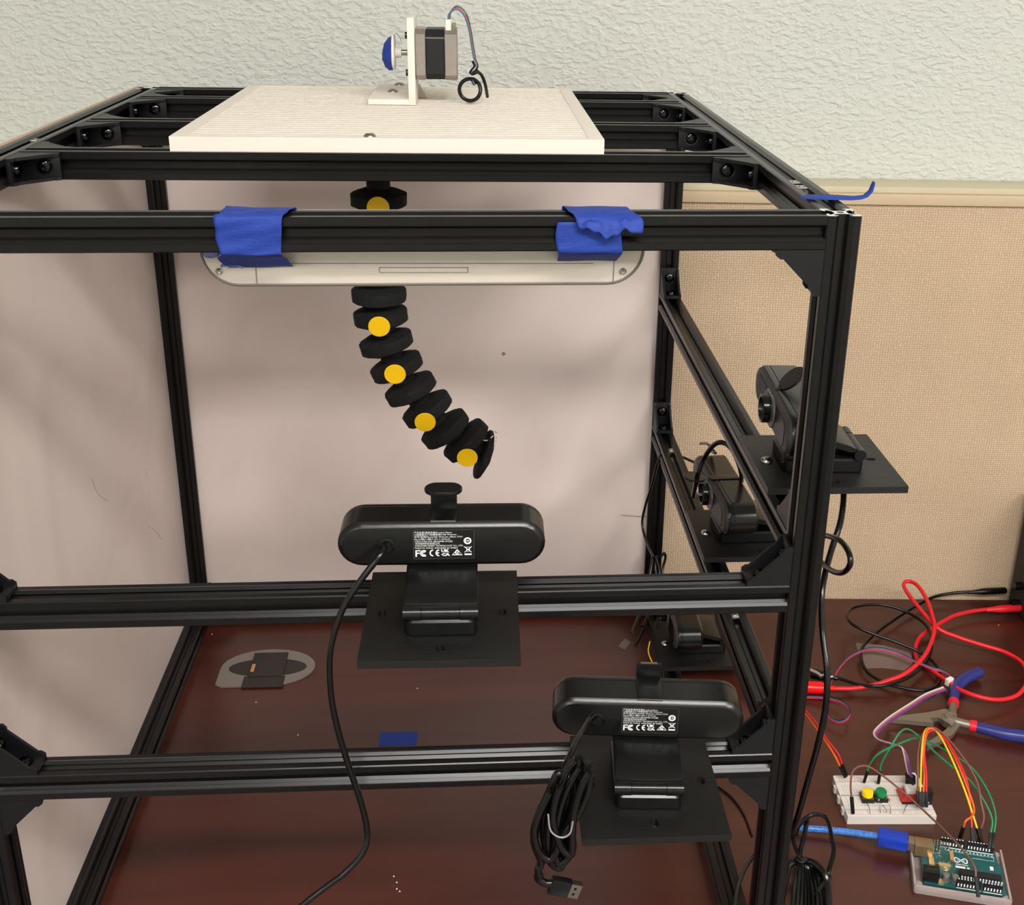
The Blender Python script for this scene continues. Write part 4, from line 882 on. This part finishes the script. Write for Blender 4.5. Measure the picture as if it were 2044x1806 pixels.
# needle-nose pliers
t = thing('pliers', 'needle-nose pliers with navy and red grips lying open on the desk', 'pliers', tuple([(281.0,354.2,0.0)][0]))
I = IW(t)
def p2(l): return [(a[0], a[1]) for a in l]
M_JAW = mat('worn_plier_steel', (150, 140, 126), .42, .75)
G().prism(p2([(207.9,343.9,10.0),(223.6,345.8,10.0),(252.2,349.7,10.0),(273.3,354.9,10.0),(284.3,350.9,10.0),(280.4,335.8,10.0),(269.6,326.3,10.0),(266.7,333.9,10.0),(260.8,340.8,10.0),(251.9,340.4,10.0),(253.1,331.9,10.0),(246.0,333.1,10.0),(221.0,338.3,10.0),(208.9,340.5,10.0)]), 6, 11, 'z').build('jaw', M_JAW, t, inv=I)
G().prism(p2([(276.3,337.7,10.0),(279.9,329.1,10.0),(266.7,314.9,10.0),(248.9,304.4,10.0),(233.5,297.1,10.0),(231.9,301.1,10.0),(247.5,311.7,10.0),(262.6,323.2,10.0)]), 4, 9, 'z').build('jaw', M_JAW, t, inv=I)
pv = [(272.0,338.6,12.0)][0]
G().lathe([(8.5, 4), (8.5, 11.5), (5, 13), (4.6, 14), (.5, 14.4)], 26, 0, Tm(pv[0], pv[1], 0)).build('pivot', M_JAW, t, inv=I)
def handle(pts, c, label):
    h = G().tube(pts, lambda u: 5.2+1.6*math.sin(u*2.6), 14, smooth=8).build('grip', M_NAVY, t, inv=I)
    P_ = [Vector(p) for p in pts]; d = (P_[1]-P_[0]).normalized()
    G().cyl(tuple(P_[0]-d*6), tuple(P_[0]+d*.6), 6.0, 18, r2=6.2).build('collar', M_RED, t, inv=I, label='red collar')
    G().cyl(tuple(P_[0]-d*24), tuple(P_[0]-d*5), 4.6, 14, r2=4.6).build('shank', M_JAW, t, inv=I)
handle([(288.8,368.7,9.0),(295.4,382.7,9.0),(305.8,398.7,9.0),(321.5,412.1,9.0),(340.5,421.8,9.0)], 0, '')
handle([(296.1,326.4,9.0),(310.3,319.2,9.0),(325.8,312.0,9.0),(347.9,307.8,9.0),(375.6,309.9,9.0)], 0, '')

# test leads
def boot(t, a, b_, r1, r2, m, nm, label, seg=16):
    a, b_ = Vector(a), Vector(b_); d = (b_-a).normalized(); L = (b_-a).length; X = Tm(*a) @ d.to_track_quat('Z', 'Y').to_matrix().to_4x4()
    G().lathe([(r1*.8, 0), (r1, 1.5), (r1, L*.6), (r2*1.2, L*.85), (r2, L)], seg, 0, X).build(nm, m, t, inv=IW(t), label=label)
t = thing('red_test_lead', 'red test lead looping across the desk behind the pliers', 'cable', tuple([(215.5,416.0,0.0)][0]))
G().tube([(403.8,549.0,10.0),(382.0,545.2,10.0),(356.3,536.0,10.0),(336.1,523.9,9.0),(320.9,512.9,8.0),(304.1,500.6,8.0),(292.2,487.2,6.0),(285.0,471.9,4.0),(282.1,455.4,3.0),(287.1,440.9,4.0),(294.6,416.0,7.0),(300.7,383.7,14.0),(318.8,367.2,15.0),(341.4,366.8,12.0),(366.8,379.3,10.0),(388.0,405.1,12.0),(394.1,433.7,12.0),(383.0,455.1,12.0),(361.1,467.2,14.0),(335.3,478.7,18.0),(315.3,488.2,24.0),(303.1,507.4,34.0),(294.8,532.8,42.0),(293.4,549.4,46.0),(300.2,555.2,48.0),(308.3,546.7,48.0),(311.3,523.2,44.0),(310.5,497.4,36.0),(306.5,478.1,30.0),(293.7,454.8,24.0),(274.2,430.7,20.0),(249.6,413.0,15.0),(228.0,406.5,11.0),(207.2,402.3,8.0),(186.9,399.9,7.0),(167.5,400.7,7.0)], 2.35, 12, smooth=8).build('cable', M_RED, t, inv=IW(t))
boot(t, [(446.0,547.7,12.0)][0], [(400.8,548.0,10.0)][0], 4.6, 2.6, M_RED, 'plug', 'red plug')
G().cyl([(444.8,547.7,12.0)][0], [(460.3,548.3,12.0)][0], 2, 10).build('plug_pin', M_STEEL, t, inv=IW(t))
boot(t, [(127.9,405.1,7.0)][0], [(169.2,400.7,7.0)][0], 7.0, 2.6, M_REDB, 'clip_boot', 'glossy bright red clip boot')
t = thing('black_test_lead', 'black test lead looping across the desk to the dark box', 'cable', tuple([(217.6,445.5,0.0)][0]))
G().tube([(394.1,584.0,14.0),(372.0,584.5,12.0),(345.8,579.2,10.0),(311.4,558.0,8.0),(276.5,529.9,8.0),(246.0,502.8,8.0),(223.6,476.5,8.0),(214.2,450.7,8.0),(215.4,430.2,6.0),(227.8,412.2,5.0),(244.2,402.2,5.0),(263.4,395.9,5.0),(281.7,402.6,5.0),(295.0,420.8,5.0),(297.5,444.4,6.0),(285.3,461.9,10.0),(261.9,473.2,16.0),(235.1,483.8,22.0),(217.1,496.2,26.0),(215.3,515.8,26.0),(228.6,536.3,24.0),(255.6,546.5,22.0),(283.6,545.1,18.0),(304.2,531.6,14.0),(312.8,509.1,12.0),(307.2,480.6,10.0),(288.5,446.3,9.0),(262.6,420.2,9.0),(234.5,401.1,12.0),(213.2,396.4,12.0),(196.4,404.1,9.0),(180.6,416.4,8.0),(170.7,421.5,8.0)], 1.9, 12, smooth=8).build('cable', M_RUB, t, inv=IW(t))
boot(t, [(440.5,582.6,16.0)][0], [(391.7,582.8,14.0)][0], 4.2, 2.0, M_RUB, 'plug', 'black plug')
boot(t, [(149.0,429.0,8.0)][0], [(176.3,417.5,8.0)][0], 6.2, 2.4, M_RUB, 'clip_boot', 'black clip boot')
G().tube([(136.0,430.0,15.0),(146.8,423.8,15.0),(154.2,417.4,14.0),(156.4,413.1,13.0)], 2.2, 10, smooth=6).build('clip_jaw', M_ZINC, t, inv=IW(t), label='bright metal clip jaw')
G().tube([(160.1,410.6,14.0),(168.7,413.0,14.0)], 1.6, 10, smooth=6).build('clip_jaw', M_ZINC, t, inv=IW(t), label='bright metal clip jaw')
o = G().prism(p2([(222.8,497.5,0.3),(214.8,446.2,0.3),(237.0,446.3,0.3),(261.2,440.4,0.3),(275.2,451.6,0.3),(281.5,475.5,0.3),(258.0,490.9,0.3)]), .15, .4, 'z').build('plastic_film', mat('grey_film', (120, 100, 96), .3))
tag(o, 'thin grey see-through film under the looping leads', 'film')
# dark equipment box at the right edge
q = [(443.1,582.5,0.0)][0]
t = thing('power_supply', 'dark upright instrument box at the right edge of the desk', 'instrument', (q[0]+60, q[1]-60, 0))
I = IW(t); qx, qy = q[0]+.5, q[1]-4
G().box(qx, qx+130, qy-110, qy, 2, 155, bev=2).build('case', mat('dark_box', (48, 44, 42), .6, bump=(500, .3)), t, inv=I)
for z in (16, 40): G().cyl((qx-10, qy-26, z), (qx, qy-26, z), 5, 16).build('terminal', M_RUB, t, inv=I)
for y in (-100, -14): G().cyl((qx+10, qy+y, 0), (qx+10, qy+y, 2), 5, 14).build('foot', M_RUB, t, inv=I)

# black cable heap at the foot of the post
t = thing('cable_bundle', 'heap of bundled black cables beside the foot of the right front post', 'cable', tuple([(70.7,131.9,0.0)][0]))
I = IW(t)
for pp, r in (([(63.7,173.0,14.0),(67.3,176.3,24.0),(77.3,178.3,32.0),(87.5,178.5,32.0),(92.0,172.9,30.0),(91.9,159.4,24.0),(90.9,147.6,18.0),(83.3,133.4,12.0),(79.0,127.9,8.0)], 2.0),
              ([(76.4,183.3,26.0),(69.3,165.8,22.0),(63.1,154.1,16.0),(60.5,146.4,12.0)], 2.2), ([(63.1,181.3,14.0),(60.0,165.7,14.0),(60.0,152.1,14.0),(60.5,143.7,14.0)], 1.8),
              ([(60.8,142.1,16.0),(48.9,138.8,14.0),(45.2,131.5,10.0),(36.1,111.4,5.0),(27.5,85.5,4.0)], 3.2), ([(60.6,141.5,16.0),(69.9,135.4,18.0),(76.2,125.5,16.0),(77.0,115.6,10.0),(71.1,88.8,4.0)], 3.2),
              ([(81.2,126.0,12.0),(74.4,118.6,10.0),(65.8,111.7,6.0),(61.7,105.6,4.0)], 2.6)):
    G().tube(pp, r, 10, smooth=8).build('cable', M_RUB, t, inv=I)
for k in range(9):
    u = k/8
    G().tube([tuple(Vector([(59.2,142.7,15.0)][0])+Vector((u*6, 0, 2-k*.3))), tuple(Vector([(53.9,131.1,10.0)][0])+Vector((u*20, u*3, 2*math.sin(k)))), tuple(Vector([(46.1,109.9,6.0)][0])+Vector((u*27, 0, 2*math.cos(k)))), tuple(Vector([(38.0,85.0,4.0)][0])+Vector((u*30, 0, 0)))], 1.7, 8, smooth=8).build('cable', M_RUB, t, inv=I)
G().tube([(55.3,139.9,20.0),(57.6,135.0,20.0),(62.9,138.3,20.0)], 2.6, 10, smooth=6).build('cable_tie', M_RUB, t, inv=I)
# thin cable crossing the right bottom rail
t = thing('thin_cable', 'thin black cable curving over the desk inside the right front post', 'cable', tuple([(6.8,134.9,0.0)][0]))
G().tube([(10.4,255.6,1.6),(20.8,239.5,1.6),(27.0,216.6,1.6),(28.7,188.3,1.6)], 1.0, 8, smooth=8).build('cable', M_RUB, t, inv=IW(t))
G().tube([(-14.0,74.2,23.0),(-8.6,94.3,24.0),(-0.6,113.4,24.0),(9.2,130.1,24.0),(21.0,143.2,24.0),(42.4,159.9,20.0),(59.3,171.0,16.0)], 1.8, 8, smooth=8).build('cable', M_RUB, t, inv=IW(t))
